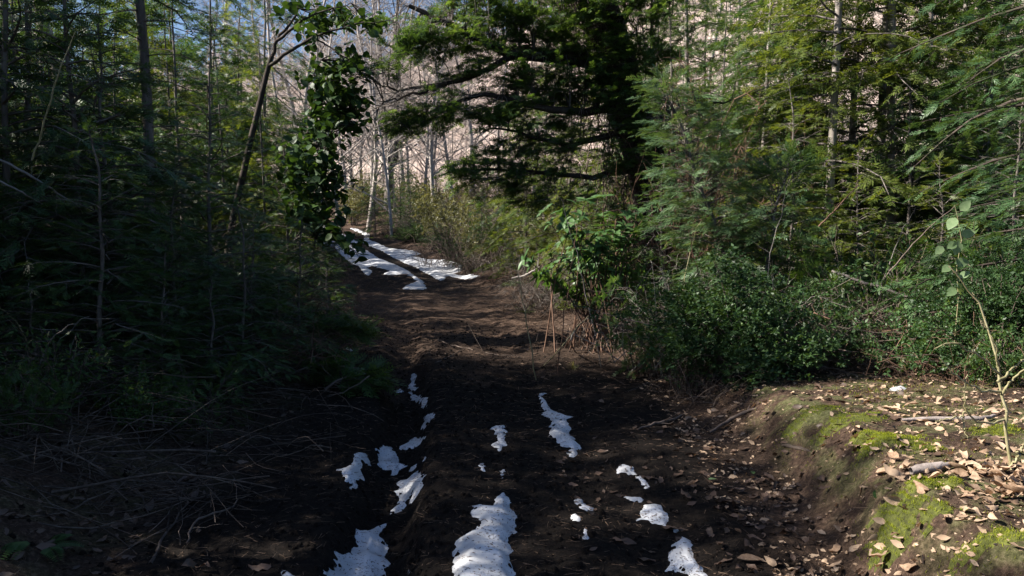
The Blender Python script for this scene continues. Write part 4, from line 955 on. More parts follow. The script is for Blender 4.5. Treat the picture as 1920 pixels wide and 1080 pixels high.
fallen_bough(925, 545, 0, 1.0, 34, 'conifer_mid', 'green conifer bough lying at the end of the far snow', .1)
fallen_bough(985, 566, 0, 1.2, 44, 'conifer_mid', 'green bough lying where the track meets the thicket', -.3)
fallen_bough(1020, 590, 0, 1.0, 30, 'conifer_yellow', 'bright green bough on the ground below the glossy shrub', .3)
fallen_bough(540, 712, 0, .9, 34, 'conifer_mid', 'green bough trailing from the shaded bank', -.1)
fallen_bough(610, 740, 0, .45, 16, 'conifer_mid', 'tip of green foliage reaching onto the dark track', .2)
fallen_bough(500, 640, 0, 1.1, 50, 'conifer_mid', 'green bough hanging low over the shaded bank', .4)

# ------------------------------------------------------------------ snow patches
SNOWBITS = []
def snow_patch(poly, label, thick=.05, res=None, holes=0.0, edge=.02, group='snow patches on the track'):
    w = on_ground(*np.array(poly, float).T); P = w[:, :2]; c = P.mean(0)
    lo = P.min(0) - .08; hi = P.max(0) + .08
    if res is None: res = max(.012, math.sqrt((hi - lo).prod() / 9000))
    X, Y = np.meshgrid(np.arange(lo[0], hi[0] + res, res), np.arange(lo[1], hi[1] + res, res))
    x = X.ravel(); y = Y.ravel()
    ins = np.zeros(len(x), bool); dm = np.full(len(x), 1e9)
    for i in range(len(P)):
        a = P[i]; b = P[(i + 1) % len(P)]; ab = b - a
        t = np.clip(((x - a[0]) * ab[0] + (y - a[1]) * ab[1]) / max(ab @ ab, 1e-9), 0, 1)
        dm = np.minimum(dm, np.hypot(x - a[0] - t * ab[0], y - a[1] - t * ab[1]))
        cr = ((a[1] > y) != (b[1] > y)) & (x < (b[0] - a[0]) * (y - a[1]) / (b[1] - a[1] + 1e-12) + a[0]); ins ^= cr
    thick *= .85; sd = np.where(ins, dm, -dm) + .012 + edge * 2.6 * fbm(x / (edge * 4), y / (edge * 4), 5, 4)
    if holes: sd = np.minimum(sd, (fbm(x * 1.1, y * .55, 15, 4) + .5 - holes) * .9)
    k = sstep(-.012, max(.055, thick * 2.0), sd)
    z = ground_h(x, y) * .25 + ground_h(x, y, False) * .75
    z = np.where(sd > -.012, z + thick * k + (.25 * thick) * fbm(x * 5, y * 5, 61, 3) * k + .005 * fbm(x * 25, y * 25, 63, 2) * k, z - .05) - .012
    keep = (sd > -.012).reshape(X.shape)
    cell = keep[:-1, :-1] | keep[:-1, 1:] | keep[1:, 1:] | keep[1:, :-1]
    idx = np.arange(len(x)).reshape(X.shape)
    q = np.stack([idx[:-1, :-1], idx[:-1, 1:], idx[1:, 1:], idx[1:, :-1]], -1)[cell]
    used = np.unique(q); mp = np.zeros(len(x), int); mp[used] = np.arange(len(used))
    cz = float(ground_h(c[0], c[1], False))
    g = Geo(); g.add(np.stack([x - c[0], y - c[1], z - cz], -1)[used], mp[q])
    o = link('snow_patch', g.mesh('snow_patch', M['snow'], True), None, (c[0], c[1], cz)); tag(o, label, 'snow patch', group)
    if c[1] < 9:
        ok = np.where(sd > .02)[0]; rr_ = np.random.default_rng(len(SNOWBITS) + 5)
        if len(ok):
            m_ = int(min(160, 20 + (sd > .02).sum() * res * res * 500)); pk = rr_.choice(ok, m_); SNOWBITS.append(np.stack([x[pk], y[pk], z[pk] + .002], -1))
def Zm(ox, oy, k, pts): return [(ox + a / k, oy + b / k) for a, b in pts]
A_ = (480, 820, 4.153); B_ = (800, 700, 2.841); C_ = (1120, 840, 4.5); D_ = (480, 660, 2.2326); E_ = (580, 380, 3.6)
snow_patch(Zm(*A_, [(750, 685), (800, 690), (930, 690), (1060, 655), (1000, 720), (985, 780), (1010, 810), (1030, 880), (1020, 940), (1075, 1000), (1050, 1080), (1050, 1200), (330, 1200), (460, 1080), (560, 1030), (640, 995), (620, 960), (690, 840), (740, 830)]), 'large snow patch filling the deep rut at the bottom of the picture', .09)
snow_patch(Zm(*A_, [(130, 1030), (200, 998), (240, 1020), (310, 1080), (380, 1150), (200, 1150), (150, 1080)]), 'small snow tongue beside the large rut patch at the bottom edge', .05)
snow_patch(Zm(*A_, [(625, 255), (690, 240), (745, 200), (745, 140), (800, 120), (855, 120), (870, 185), (835, 215), (835, 260), (850, 320), (800, 370), (760, 400), (700, 475), (670, 475), (690, 430), (640, 405), (700, 400), (780, 370), (690, 335), (670, 290)]), 'ragged snow patch with a tail, farthest from the rut on its outer side', .035)
snow_patch(Zm(*A_, [(920, 65), (985, 58), (1050, 70), (1080, 110), (1135, 130), (1110, 165), (1105, 210), (1180, 215), (1260, 195), (1230, 250), (1195, 262), (1190, 235), (1130, 245), (1070, 275), (1010, 240), (955, 210), (945, 120)]), 'hook-shaped snow patch curling round a soil clod in the rut', .05)
snow_patch(Zm(*A_, [(1130, 60), (1170, 40), (1210, 10), (1260, -15), (1320, -25), (1330, -5), (1280, 50), (1230, 95), (1160, 115), (1130, 110)]), 'wedge of snow in the rut above the hook-shaped patch', .04)
snow_patch(Zm(*A_, [(1040, 430), (1100, 410), (1120, 380), (1095, 345), (1150, 335), (1230, 280), (1340, 285), (1300, 330), (1310, 370), (1275, 405), (1270, 460), (1215, 540), (1200, 530), (1215, 490), (1195, 465), (1150, 490), (1160, 525), (1110, 555), (1070, 620), (1040, 635), (1030, 605), (1060, 560), (1105, 520), (1085, 465)]), 'snow patch with two drips running down to the big rut patch', .04)
snow_patch(Zm(*A_, [(1280, 165), (1310, 140), (1335, 150), (1300, 182)]), 'tiny snow crumb on the shoulder of the rut', .025, edge=.008)
snow_patch(Zm(*A_, [(1140, 1015), (1200, 1000), (1230, 1020), (1290, 1010), (1270, 1080), (1180, 1090)]), 'thin scrap of snow between the two largest patches', .02)
snow_patch(Zm(*B_, [(245, 700), (285, 685), (320, 705), (370, 700), (375, 650), (395, 630), (425, 635), (432, 700), (470, 760), (480, 830), (455, 910), (460, 1000), (475, 1080), (475, 1180), (100, 1180), (130, 1080), (140, 1020), (180, 960), (130, 945), (150, 890), (210, 850), (265, 820), (260, 770)]), 'largest debris-flecked snow patch in the middle of the track', .06)
snow_patch(Zm(*B_, [(345, 283), (410, 268), (428, 330), (425, 375), (385, 405), (358, 380), (370, 330)]), 'small upright snow strip on the ridge between the ruts', .025)
snow_patch(Zm(*B_, [(268, 482), (300, 472), (324, 492), (310, 518), (283, 516)]), 'small round snow dab nearest the rut shoulder', .022, edge=.01)
snow_patch(Zm(*B_, [(383, 515), (413, 503), (422, 540), (408, 572), (388, 550)]), 'small oblong snow dab above the largest patch', .022, edge=.01)
snow_patch(Zm(*B_, [(585, 125), (600, 105), (650, 105), (620, 115), (635, 135), (655, 158), (660, 190), (740, 225), (800, 237), (770, 260), (775, 290), (745, 315), (790, 345), (826, 380), (810, 415), (812, 440), (755, 445), (745, 420), (755, 400), (710, 385), (680, 345), (655, 315), (660, 285), (630, 230), (610, 180)]), 'long jagged snow strip widening towards the viewer in the shallow rut', .045)
snow_patch(Zm(*B_, [(793, 668), (815, 660), (840, 690), (892, 710), (880, 724), (840, 730), (803, 720)]), 'small pointed snow bit beside a dead leaf', .022, edge=.01)
snow_patch(Zm(*B_, [(766, 760), (795, 748), (830, 780), (860, 820), (894, 850), (870, 895), (823, 887), (798, 840)]), 'slanting finger of snow between the largest patch and the stepped one', .035)
snow_patch(Zm(*B_, [(932, 660), (960, 653), (977, 680), (950, 694)]), 'faint thin snow smear next to the pointed bit', .014, edge=.01)
snow_patch(Zm(*C_, [(145, 180), (180, 140), (240, 132), (300, 160), (330, 205), (400, 250), (450, 300), (475, 340), (450, 375), (400, 385), (395, 410), (370, 400), (370, 340), (340, 310), (270, 290), (300, 235), (250, 220), (170, 195)]), 'upper half of the stepped snow below the bank', .035)
snow_patch(Zm(*C_, [(190, 425), (230, 402), (300, 420), (370, 412), (405, 440), (400, 485), (470, 475), (540, 480), (560, 520), (595, 545), (590, 620), (570, 660), (440, 670), (380, 640), (330, 670), (285, 650), (330, 610), (325, 540), (345, 510), (350, 492), (260, 460), (215, 440)]), 'lower grainy half of the stepped snow below the bank', .035)
snow_patch(Zm(*C_, [(580, 875), (640, 850), (635, 800), (690, 760), (710, 740), (760, 770), (790, 850), (830, 920), (890, 980), (930, 1050), (940, 1120), (760, 1120), (735, 1030), (680, 1010), (590, 1035), (605, 980), (585, 930)]), 'grainy snow patch at the bottom edge near the leafy bank', .035)
snow_patch(Zm(*C_, [(618, 660), (650, 652), (697, 690), (660, 694)]), 'sliver of snow beside the stepped snow', .018, edge=.008)
snow_patch(Zm(*D_, [(642, 92), (668, 82), (670, 110), (660, 135), (687, 145), (680, 168), (648, 162), (638, 140), (653, 120)]), 'farthest narrow snow streak in the near rut', .03, edge=.012)
snow_patch(Zm(*D_, [(625, 170), (660, 168), (690, 182), (720, 185), (718, 235), (700, 238), (680, 215), (650, 200)]), 'snow lump in the rut just below the narrow streak', .04, edge=.014)
snow_patch(Zm(*D_, [(568, 158), (605, 150), (624, 168), (600, 177)]), 'small white snow dab beside the green foliage tip', .03, edge=.01)
snow_patch(Zm(*D_, [(693, 270), (755, 256), (742, 290), (715, 312), (693, 306), (708, 285)]), 'small snow wedge below the rut lump', .03, edge=.012)
FG = 'far snow on the track'
snow_patch(Zm(*E_, [(250, 170), (300, 172), (360, 190), (410, 215), (400, 250), (480, 280), (540, 310), (630, 318), (700, 318), (750, 345), (680, 360), (760, 375), (900, 385), (1000, 405), (1050, 425), (1030, 460), (960, 480), (1090, 485), (1165, 492), (1090, 515), (1000, 510), (940, 495), (915, 510), (900, 530), (860, 520), (820, 490), (760, 460), (720, 440), (640, 410), (560, 370), (480, 325), (400, 290), (340, 262), (380, 230), (350, 205), (290, 185)]), 'long white snow band on the outer side of the far wheel track', .05, .07, .17, .06, FG)
snow_patch(Zm(*E_, [(165, 290), (240, 280), (320, 290), (400, 330), (480, 380), (560, 410), (650, 450), (720, 500), (770, 530), (795, 575), (780, 588), (620, 585), (660, 555), (720, 535), (690, 500), (640, 485), (560, 490), (500, 485), (540, 460), (420, 430), (390, 440), (430, 465), (400, 495), (370, 480), (330, 430), (280, 410), (230, 370), (190, 330)]), 'broken snow band on the inner side of the far wheel track', .045, .07, .26, .06, FG)
snow_patch(Zm(*E_, [(185, 205), (230, 213), (290, 240), (335, 270), (300, 275), (240, 252)]), 'thin far snow streak at the bend of the track', .06, .07, 0, .04, FG)
snow_patch(Zm(*E_, [(20, 235), (90, 230), (160, 250), (200, 290), (120, 300), (40, 270)]), 'snow remnant half hidden behind the hanging leaves', .06, .07, .15, .04, FG)
snow_patch(Zm(*E_, [(70, 148), (100, 145), (125, 175), (90, 178)]), 'farthest bit of snow beyond the leaves', .06, .07, 0, .04, FG)
snow_patch(Zm(*E_, [(240, 985), (270, 978), (300, 1000), (282, 1012)]), 'lone little snow lump on the shaded verge', .05, edge=.015)
snow_patch([(1668, 728), (1690, 722), (1700, 728), (1680, 734)], 'small snow scrap among leaves behind the mossy bank', .03, edge=.012)

# ------------------------------------------------------------------ brush pile and dead canes on the shaded bank
def gnormal(x, y):
    e = .03; dx = (ground_h(x + e, y, False) - ground_h(x - e, y, False)) / (2 * e); dy = (ground_h(x, y + e, False) - ground_h(x, y - e, False)) / (2 * e)
    return unit(np.stack([-dx, -dy, np.ones_like(dx)], -1))
def brush_pile(px, py, rx, ry, hz, n, big, label, seed, m='twig_dark', spread=.98):
    c = on_ground(px, py)[0]; r = empty('brush_pile', c); rg = np.random.default_rng(seed); s = np.linspace(0, 1, 7)[:, None]
    P = []; R = []
    for i in range(n):
        o = U(rg.normal(0, .5) * rx, rg.normal(0, .5) * ry); az = rg.normal(-.45, spread) + (math.pi if rg.random() < .5 else 0); L = rg.uniform(.3, 1.2) if spread < 1 else rg.uniform(.2, .75)
        d = U(math.cos(az), math.sin(az), rg.normal(0, .14 if spread < 1 else .45)) * L
        z0 = gz(c[0] + o[0], c[1] + o[1]) - c[2]
        q = U(o[0], o[1], z0 + rg.random() ** 1.5 * hz) - d * .5
        cc = q + d * s + U(0, 0, 1) * rg.normal(.02, .07) * np.sin(s * 3.1) + np.cumsum(rg.normal(0, .011, (7, 3)), 0)
        gg = ground_h(cc[:, 0] + c[0], cc[:, 1] + c[1], False) - c[2]; cc[:, 2] = np.maximum(cc[:, 2], gg + .01)
        if i < big:
            g = Geo(); rr = rg.uniform(.005, .010); g.curves(cc - cc[0], rr * (1 - s[:, 0] * .65), 5)
            for b in range(4):
                k = rg.integers(1, 6); d2 = unit(d + rg.normal(0, .5, 3)) * rg.uniform(.08, .3); g.curves((cc[k] - cc[0]) + d2 * s + rg.normal(0, .006, (7, 3)) * s, rr * .45 * (1 - s[:, 0] * .6), 3)
            link('cane', g.mesh('cane', M[m]), r, cc[0])
        else:
            P.append(cc); R.append(rg.uniform(.002, .0055) * (1 - s[:, 0] * .6))
    g = Geo(); g.curves(np.array(P), np.array(R), 3); tag(link('twig_tangle', g.mesh('twig_tangle', M['twig_dark' if m == 'twig_dark' else 'twig']), r), kind='stuff')
    tag(r, label, 'brush pile', 'brush piles on the shaded bank')
brush_pile(200, 750, 1.3, .9, .36, 400, 26, 'large heap of dead twigs on the dark bank', 1)
brush_pile(60, 690, 1.0, .9, .60, 420, 24, 'twig heap with pale canes at the edge of the view', 2)
brush_pile(400, 690, .7, .6, .28, 170, 10, 'low spread of twigs running down to the dark track', 3)
brush_pile(590, 610, .8, .9, .5, 380, 10, 'greyish dry grass and twigs beside the far shaded verge', 4, 'twig_grey', 2)
brush_pile(120, 890, 1.0, .45, .18, 150, 14, 'scattered twigs at the foot of the dark bank', 5)
brush_pile(1150, 640, .7, .7, .5, 320, 16, 'dry twigs heaped in front of the glossy shrub', 6, 'twig_red', 2)
brush_pile(1600, 690, 1.0, .6, .55, 420, 12, 'brown twig heap between the two dense bushes', 7, 'twig_red', 2)

def stick(name, pts, radii, m, label, cat, group=None, forks=(), seed=0, sides=7):
    """a stick or cane through world points"""
    rg = np.random.default_rng(seed); P = np.array(pts, float); b = P[0].copy(); tt = np.linspace(0, 1, len(P)); t2 = np.linspace(0, 1, 14)
    cc = np.stack([np.interp(t2, tt, P[:, a]) for a in range(3)], -1); cc[1:-1] = (cc[:-2] + 2 * cc[1:-1] + cc[2:]) / 4
    L = np.linalg.norm(P[-1] - P[0]); cc[1:] += rg.normal(0, .006 * L, (13, 3))
    g = Geo(); g.curves(cc - b, np.interp(t2, np.linspace(0, 1, len(radii)), radii), sides)
    s = np.linspace(0, 1, 5)[:, None]
    for f in range(int(forks[0]) if forks else 0):
        k = rg.integers(3, 13); d = unit(cc[k] - cc[k - 1] + rg.normal(0, .7, 3)) * L * rg.uniform(.12, .3)
        g.curves(cc[k] - b + d * s + rg.normal(0, .01, (5, 3)) * s, np.interp(s[:, 0], [0, 1], [radii[-1] * 1.1, radii[-1] * .4]), 4)
    o = link(name, g.mesh(name, M[m], True), None, b); tag(o, label, cat, group); return o
SG = 'loose sticks and canes'
def gp(px, py, up=0.02): p = on_ground(px, py)[0]; p[2] = float(ground_h(p[0], p[1])) + up; return p
stick('fallen_stick', [gp(1690, 792), gp(1760, 791), gp(1840, 789), gp(1865, 784)], (.010, .016, .015, .008), 'wood', 'grey stick lying across the mossy bank behind the leaves', 'stick', SG, seed=1)
stick('wood_chunk', [gp(1708, 886, .02), gp(1735, 883, .026), gp(1765, 880, .026), gp(1790, 876, .02)], (.022, .028, .024, .008), 'wood', 'short weathered wood piece lying among leaves on the bank', 'wood piece', SG, seed=2)
stick('bark_strip', [gp(1470, 836, .015), gp(1505, 833, .02), gp(1548, 836, .02)], (.03, .034, .016), 'bark_strip', 'dark bark strip on the shaded lip of the bank', 'bark piece', SG, seed=3).scale = (1, 1, .4)
stick('surface_root', [gp(1195, 806, .01), gp(1230, 795, .02), gp(1262, 792, .02), gp(1280, 782, .015)], (.006, .012, .012, .006), 'twig', 'pale curved root on the bare soil below the bank', 'root', SG, (2,), seed=4)
stick('surface_root', [gp(1330, 812, .0), gp(1365, 795, .03), gp(1400, 776, .02), gp(1420, 768, .0)], (.01, .016, .014, .008), 'twig', 'root arching out of the bank edge', 'root', SG, (2,), seed=5)
stick('fallen_stick', [gp(1182, 702), at(1200, 682, 8.9), at(1216, 664, 9.0)], (.014, .014, .010), 'twig_grey', 'upper of two crossed sticks at the track edge', 'stick', SG, seed=6)
stick('fallen_stick', [gp(1180, 706), at(1204, 688, 8.7), at(1224, 667, 8.9)], (.016, .015, .011), 'twig_red', 'lower browner of two crossed sticks at the track edge', 'stick', SG, seed=7)
stick('arching_cane', [gp(1082, 665), at(1070, 645, 9.6), at(1071, 632, 9.7), at(1080, 615, 9.8), at(1104, 594, 9.9)], (.008, .009, .009, .008, .004), 'twig_grey', 'pale cane bent in an arc over the sunlit litter', 'cane', SG, seed=8)
stick('leaning_cane', [gp(1020, 688), at(1050, 655, 9.2), at(1085, 610, 9.6), at(1104, 592, 9.8)], (.006, .006, .005, .003), 'cane', 'thin straight greenish cane leaning from track to thicket', 'cane', SG, seed=9)
stick('fallen_pole', [at(1560, 508, 8.6), at(1605, 524, 8.4), at(1650, 538, 8.2), at(1720, 566, 8.0)], (.013, .015, .015, .012), 'bark_dull', 'grey dead pole slanting through the undergrowth', 'pole', SG, seed=10)
stick('dead_cane', [at(1535, 425, 8.8), at(1570, 390, 8.7), at(1610, 345, 8.6)], (.010, .009, .004), 'twig_red', 'brown dead cane slanting before the pale trunks', 'cane', SG, (3,), seed=11)
stick('dead_cane', [at(1660, 520, 8.2), at(1705, 465, 8.1), at(1760, 410, 8.0), at(1800, 380, 8)], (.007, .007, .005, .003), 'twig', 'thin dry cane rising towards the shaded boughs', 'cane', SG, seed=12)
stick('pale_branch', [at(960, 522, 16), at(985, 517, 15.9), at(1000, 508, 15.9), at(1012, 500, 15.8)], (.02, .03, .02, .01), 'bark_pale', 'pale forked dead branch on the green boughs by the track', 'branch', SG, (4,), seed=13)
stick('pale_cane', [at(-30, 285, 6.2), at(40, 320, 6.2), at(90, 350, 6.3), at(150, 388, 6.4)], (.010, .011, .009, .003), 'twig_grey', 'upper pale cane curving in from the edge of the thicket', 'cane', SG, (4,), seed=14)
stick('pale_cane', [at(-20, 330, 6.0), at(30, 355, 6), at(60, 372, 6.1), at(85, 385, 6.2)], (.008, .008, .006, .003), 'twig_grey', 'lower pale cane below the first in the thicket', 'cane', SG, (3,), seed=15)
stick('green_cane', [at(60, 300, 5.8), at(85, 220, 5.7), at(112, 130, 5.6), at(140, 60, 5.6)], (.007, .006, .005, .002), 'cane', 'thin green shoot bending up across the dark conifer', 'cane', SG, seed=16)
stick('fallen_twig', [gp(350, 1028, .03), gp(365, 1000, .05), gp(420, 970, .04), gp(470, 930, .03)], (.004, .006, .005, .002), 'twig', 'forked twig lying on the dark soil', 'twig', SG, (6,), seed=17)
stick('fallen_twig', [gp(780, 690), gp(815, 685), gp(850, 668), gp(870, 655)], (.008, .009, .007, .003), 'twig', 'thin branch lying across the middle of the track', 'twig', SG, (3,), seed=18)
stick('fallen_twig', [gp(820, 640), gp(870, 655), gp(930, 668), gp(985, 672)], (.006, .008, .006, .003), 'twig', 'longer dark branch behind it across the track', 'twig', SG, (4,), seed=19)
for i in range(12):
    px = [1008, 1046, 1130, 1258, 1330, 1420, 1500, 1585, 1622, 1700, 1760, 1850][i]; d = 8.8 + .35 * (i % 4); b0 = U(*at_px(px, d)); top = at(px + [-60, 40, -90, 70, -40, 60, 30, -70, 90, 50, -40, 70][i], [450, 420, 350, 380, 430, 340, 440, 380, 400, 430, 470, 420][i], d - .2)
    mid = (b0 + top) / 2 + U(0, 0, .25)
    stick('bramble_cane', [b0, mid * .6 + b0 * .4, mid, top * .6 + mid * .4 + U(0, 0, .05), top], (.007, .006, .005, .004, .002), ['cane', 'twig_red', 'twig_grey'][i % 3], 'thin arching cane standing out of the sunlit thicket', 'cane', 'arching canes in the sunlit thicket', (4,), 40 + i, 5)
for i in (0, 1, 3):
    px = [20, 75, 130, 190, 250, 310, 360, 430, 500][i]; d = 5.6 + .4 * (i % 4); b0 = U(*at_px(px, d)); top = at(px + [150, -90, 190, 210, -180, 210, -190, 180, 160][i], [590, 560, 620, 640, 600, 640, 640, 620, 600][i], d - .3)
    mid = (b0 + top) / 2 + U(0, 0, .2)
    stick('bramble_cane', [b0, mid * .6 + b0 * .4, mid, top * .6 + mid * .4, top], (.006, .006, .005, .004, .002), ['twig_grey', 'cane', 'twig_grey'][i % 3], 'thin pale cane rising from the dark brush', 'cane', 'thin canes in the dark brush', (5,), 60 + i, 5)

# thorny cane on the sunlit bank
def thorny():
    b = gp(1892, 880, -.02); r = empty('thorny_shrub', b); D = b[1]; rg = np.random.default_rng(3)
    runs = [([(1892, 880, 0), (1889, 800, 0), (1880, 750, 0), (1872, 700, .05), (1866, 660, .05), (1850, 610, .1), (1835, 560, .1), (1800, 520, .1), (1780, 500, .1)], .0075, .002), ([(1872, 715, .0), (1900, 690, .05), (1925, 670, .1)], .005, .002), ([(1876, 740, 0), (1905, 705, -.05), (1940, 680, -.1)], .005, .002),
            ([(1874, 705, 0), (1850, 675, -.05), (1810, 650, -.1), (1780, 640, -.1), (1750, 655, -.1)], .0042, .0015), ([(1878, 735, 0), (1850, 735, -.05), (1815, 720, -.1), (1785, 700, -.1), (1760, 670, -.1)], .0045, .0015), ([(1885, 790, 0), (1850, 795, -.05), (1830, 790, -.08), (1815, 775, -.1), (1805, 740, -.1), (1815, 700, -.1)], .004, .0015),
            ([(1808, 770, -.1), (1806, 800, -.1), (1815, 820, -.12)], .003, .0012), ([(1806, 780, -.1), (1780, 785, -.1), (1755, 790, -.1)], .003, .0012), ([(1870, 690, .05), (1868, 650, .0), (1840, 600, 0)], .0035, .0012), ([(1895, 878, -.02), (1910, 850, -.05), (1925, 825, -.1)], .005, .003)]
    T = []; F = []
    for l, a, e in runs:
        c = np.array([at(px, py, D + dd) - b for px, py, dd in l]); tt = np.linspace(0, 1, len(c)); t2 = np.linspace(0, 1, 16)
        cc = np.stack([np.interp(t2, tt, c[:, k]) for k in range(3)], -1); cc[1:-1] = (cc[:-2] + 2 * cc[1:-1] + cc[2:]) / 4
        g = Geo(); g.curves(cc + rg.normal(0, .004, cc.shape), np.linspace(a * (1.15 if a > .007 else 1.5), e * 1.6, 16), 7)
        st = link('stem', g.mesh('stem', M['cane'], True), r)
        n = int(np.linalg.norm(np.diff(cc, axis=0), axis=1).sum() / .014); gt = Geo(); P = []
        for i in range(n):
            f = rg.uniform(0, 15); k = int(f); p = cc[k] + (cc[min(15, k + 1)] - cc[k]) * (f - k); d = unit(rg.normal(0, 1, 3)); P.append(np.stack([p, p + d * (.008 + .010 * rg.random())]))
        gt.curves(np.array(P), np.tile([.0018, .0003], (n, 1)), 3); tag(link('thorns', gt.mesh('thorns', M['cane']), st), kind='stuff')
    tag(r, 'pale thorny leafless cane sprouting from the sunlit leaf litter', 'shrub')
thorny()
# climbing shoot with round pale leaves
def vine():
    D = 6.9; b = U(*at_px(1792, D)); r = empty('climbing_shoot', b); rg = np.random.default_rng(6)
    g = Geo(); c = np.array([U(0, 0, 0)] + [at(px, py, D) - b for px, py in ((1797, 560), (1794, 500), (1803, 450), (1795, 405), (1790, 385))]); g.curves(c, np.linspace(.005, .002, 6), 5); link('stem', g.mesh('stem', M['cane'], True), r)
    for px, py, dx, dz, s in ((1800, 395, .5, .6, .115), (1792, 408, -.6, -.7, .13), (1802, 442, .8, .3, .12), (1798, 452, -.3, -.8, .13), (1793, 455, -.8, -.4, .10), (1790, 493, .9, .1, .12), (1782, 498, -.7, -.4, .10), (1800, 520, .6, .5, .09), (1797, 530, .2, -.8, .12), (1792, 540, -.7, -.5, .11), (1768, 462, -.6, -.5, .10)):
        leaf_child(LEAF_VINE_ME, r, at(px, py, D - .05) - b, (dx, -.25, dz), (rg.normal(0, .3), -1, .4 + rg.normal(0, .2)), s)
    tag(r, 'climbing shoot with large round pale leaves above the bush', 'vine')
vine()
def grass_tuft(px, py, d, n, L, label, m='grass', group='grass tufts'):
    b = U(*at_px(px, d)) if py is None else gp(px, py, -.01); r = empty('grass_tuft', b); rg = np.random.default_rng(int(px)); s = np.linspace(0, 1, 8)[:, None]; g = Geo()
    for i in range(n):
        az = rg.uniform(-.9, .9) if py is None else rg.uniform(0, 6.28); ln = L * rg.uniform(.5, 1.1); hd = U(math.cos(az), math.sin(az), 0); e = rg.uniform(.5, 1.4)
        c = hd * ln * .8 * s ** 1.2 + U(0, 0, 1) * ln * (e * s - .55 * s * s); w = (.011 if L > .5 else .004) * (1 - s[:, 0]) ** .6 + .0006; sd = U(-hd[1], hd[0], 0)
        V = np.concatenate([c - sd * w[:, None], c + sd * w[:, None] + U(0, 0, .002)]); q = [[k, k + 1, k + 9, k + 8] for k in range(7)]; g.add(V, q)
    link('blades', g.mesh('blades', M[m]), r); tag(r, label, 'grass', group)
grass_tuft(1690, None, 7.4, 9, 1.35, 'long arching green blades beside the climbing shoot')
grass_tuft(1655, None, 7.6, 6, 1.0, 'short tuft of green blades left of the long arching ones')
grass_tuft(985, 588, 0, 40, .35, 'grassy tuft where the boughs meet the track')
grass_tuft(1075, 690, 0, 30, .14, 'small dry grass tuft on the sunlit litter', 'shrub_yellow')
# fern fronds in the dark corner
def fern(px, py, n, L, label):
    b = gp(px, py, -.01); r = empty('fern', b); rg = np.random.default_rng(int(px))
    for i in range(n):
        az = rg.uniform(0, 6.28); ln = L * rg.uniform(.7, 1.1); hd = U(math.cos(az), math.sin(az), 0); T = []; F = []; S = []
        for k in range(18):
            t = k / 18; p = hd * ln * t + U(0, 0, 1) * ln * (.7 * t - .7 * t * t)
            for sg in (-1, 1): T.append(p); F.append(hd * .35 + U(-hd[1], hd[0], 0) * sg); S.append(ln * .2 * math.sin(3.1 * (.12 + .85 * t)) + .01)
        g = Geo(); g.inst(TP_LEAF_LO, np.array(T), np.array(F), np.tile([0, 0, 1.], (len(T), 1)), np.array(S)); link('frond', g.mesh('frond', M['conifer_mid']), r)
    tag(r, label, 'fern', 'ferns on the dark bank')
fern(45, 1010, 5, .24, 'small fern low in the dark corner'); fern(85, 1025, 4, .2, 'second small fern beside the corner one'); fern(330, 560, 6, .5, 'fern among the shaded brush'); fern(15, 800, 5, .3, 'fern poking from the twig heap')

# ------------------------------------------------------------------ moss cushions
def moss_cushion(px, py, rx, ry, hz, n, label):
    rx *= 1.3; ry *= 1.4; hz = hz * 1.4 + .008; b = gp(px, py, 0); r = empty('moss_cushion', b); rg = np.random.default_rng(int(px + py))
    k = np.linspace(-1, 1, 15); X, Y = np.meshgrid(k, k); rr = np.hypot(X, Y) + 1.9 * fbm(X * 3.1 + px, Y * 3.1, 3, 4) + .02; h = np.clip(1 - rr, -.3, 1)
    x = X * rx; y = Y * ry; z = ground_h(x + b[0], y + b[1]) - b[2] + np.where(h > 0, .7 * hz * np.clip(h, 0, 1), h * .1) - .006 + .25 * hz * fbm(X * 5, Y * 5, 9, 2)
    idx = np.arange(225).reshape(15, 15); q = np.stack([idx[:-1, :-1], idx[:-1, 1:], idx[1:, 1:], idx[1:, :-1]], -1); cm = np.maximum.reduce([h[:-1, :-1], h[1:, 1:], h[1:, :-1], h[:-1, 1:]]) > -.05
    g = Geo(); g.add(np.stack([x, y, z], -1), q[cm]); link('mound', g.mesh('mound', M['moss_base'], True), r)
    n = int(n * 4); u = rg.uniform(-1, 1, (n, 2)); fi = np.clip(((u + 1) * 7).round().astype(int), 0, 14); hh = h[fi[:, 1], fi[:, 0]]; ok = hh > rg.uniform(-.12, .45, n)
    P = np.stack([u[:, 0] * rx, u[:, 1] * ry, z[fi[:, 1], fi[:, 0]]], -1)[ok]; F = rg.normal(0, .45, (len(P), 3)); F[:, 2] = 1
    gb = Geo(); gb.inst(TP_BLADE, P - U(0, 0, .004), F, rg.normal(0, 1, (len(P), 3)), rg.uniform(.009, .021, len(P))); tag(link('shoots', gb.mesh('shoots', M['moss']), r), kind='stuff')
    tag(r, label, 'moss', 'moss cushions on the bank')
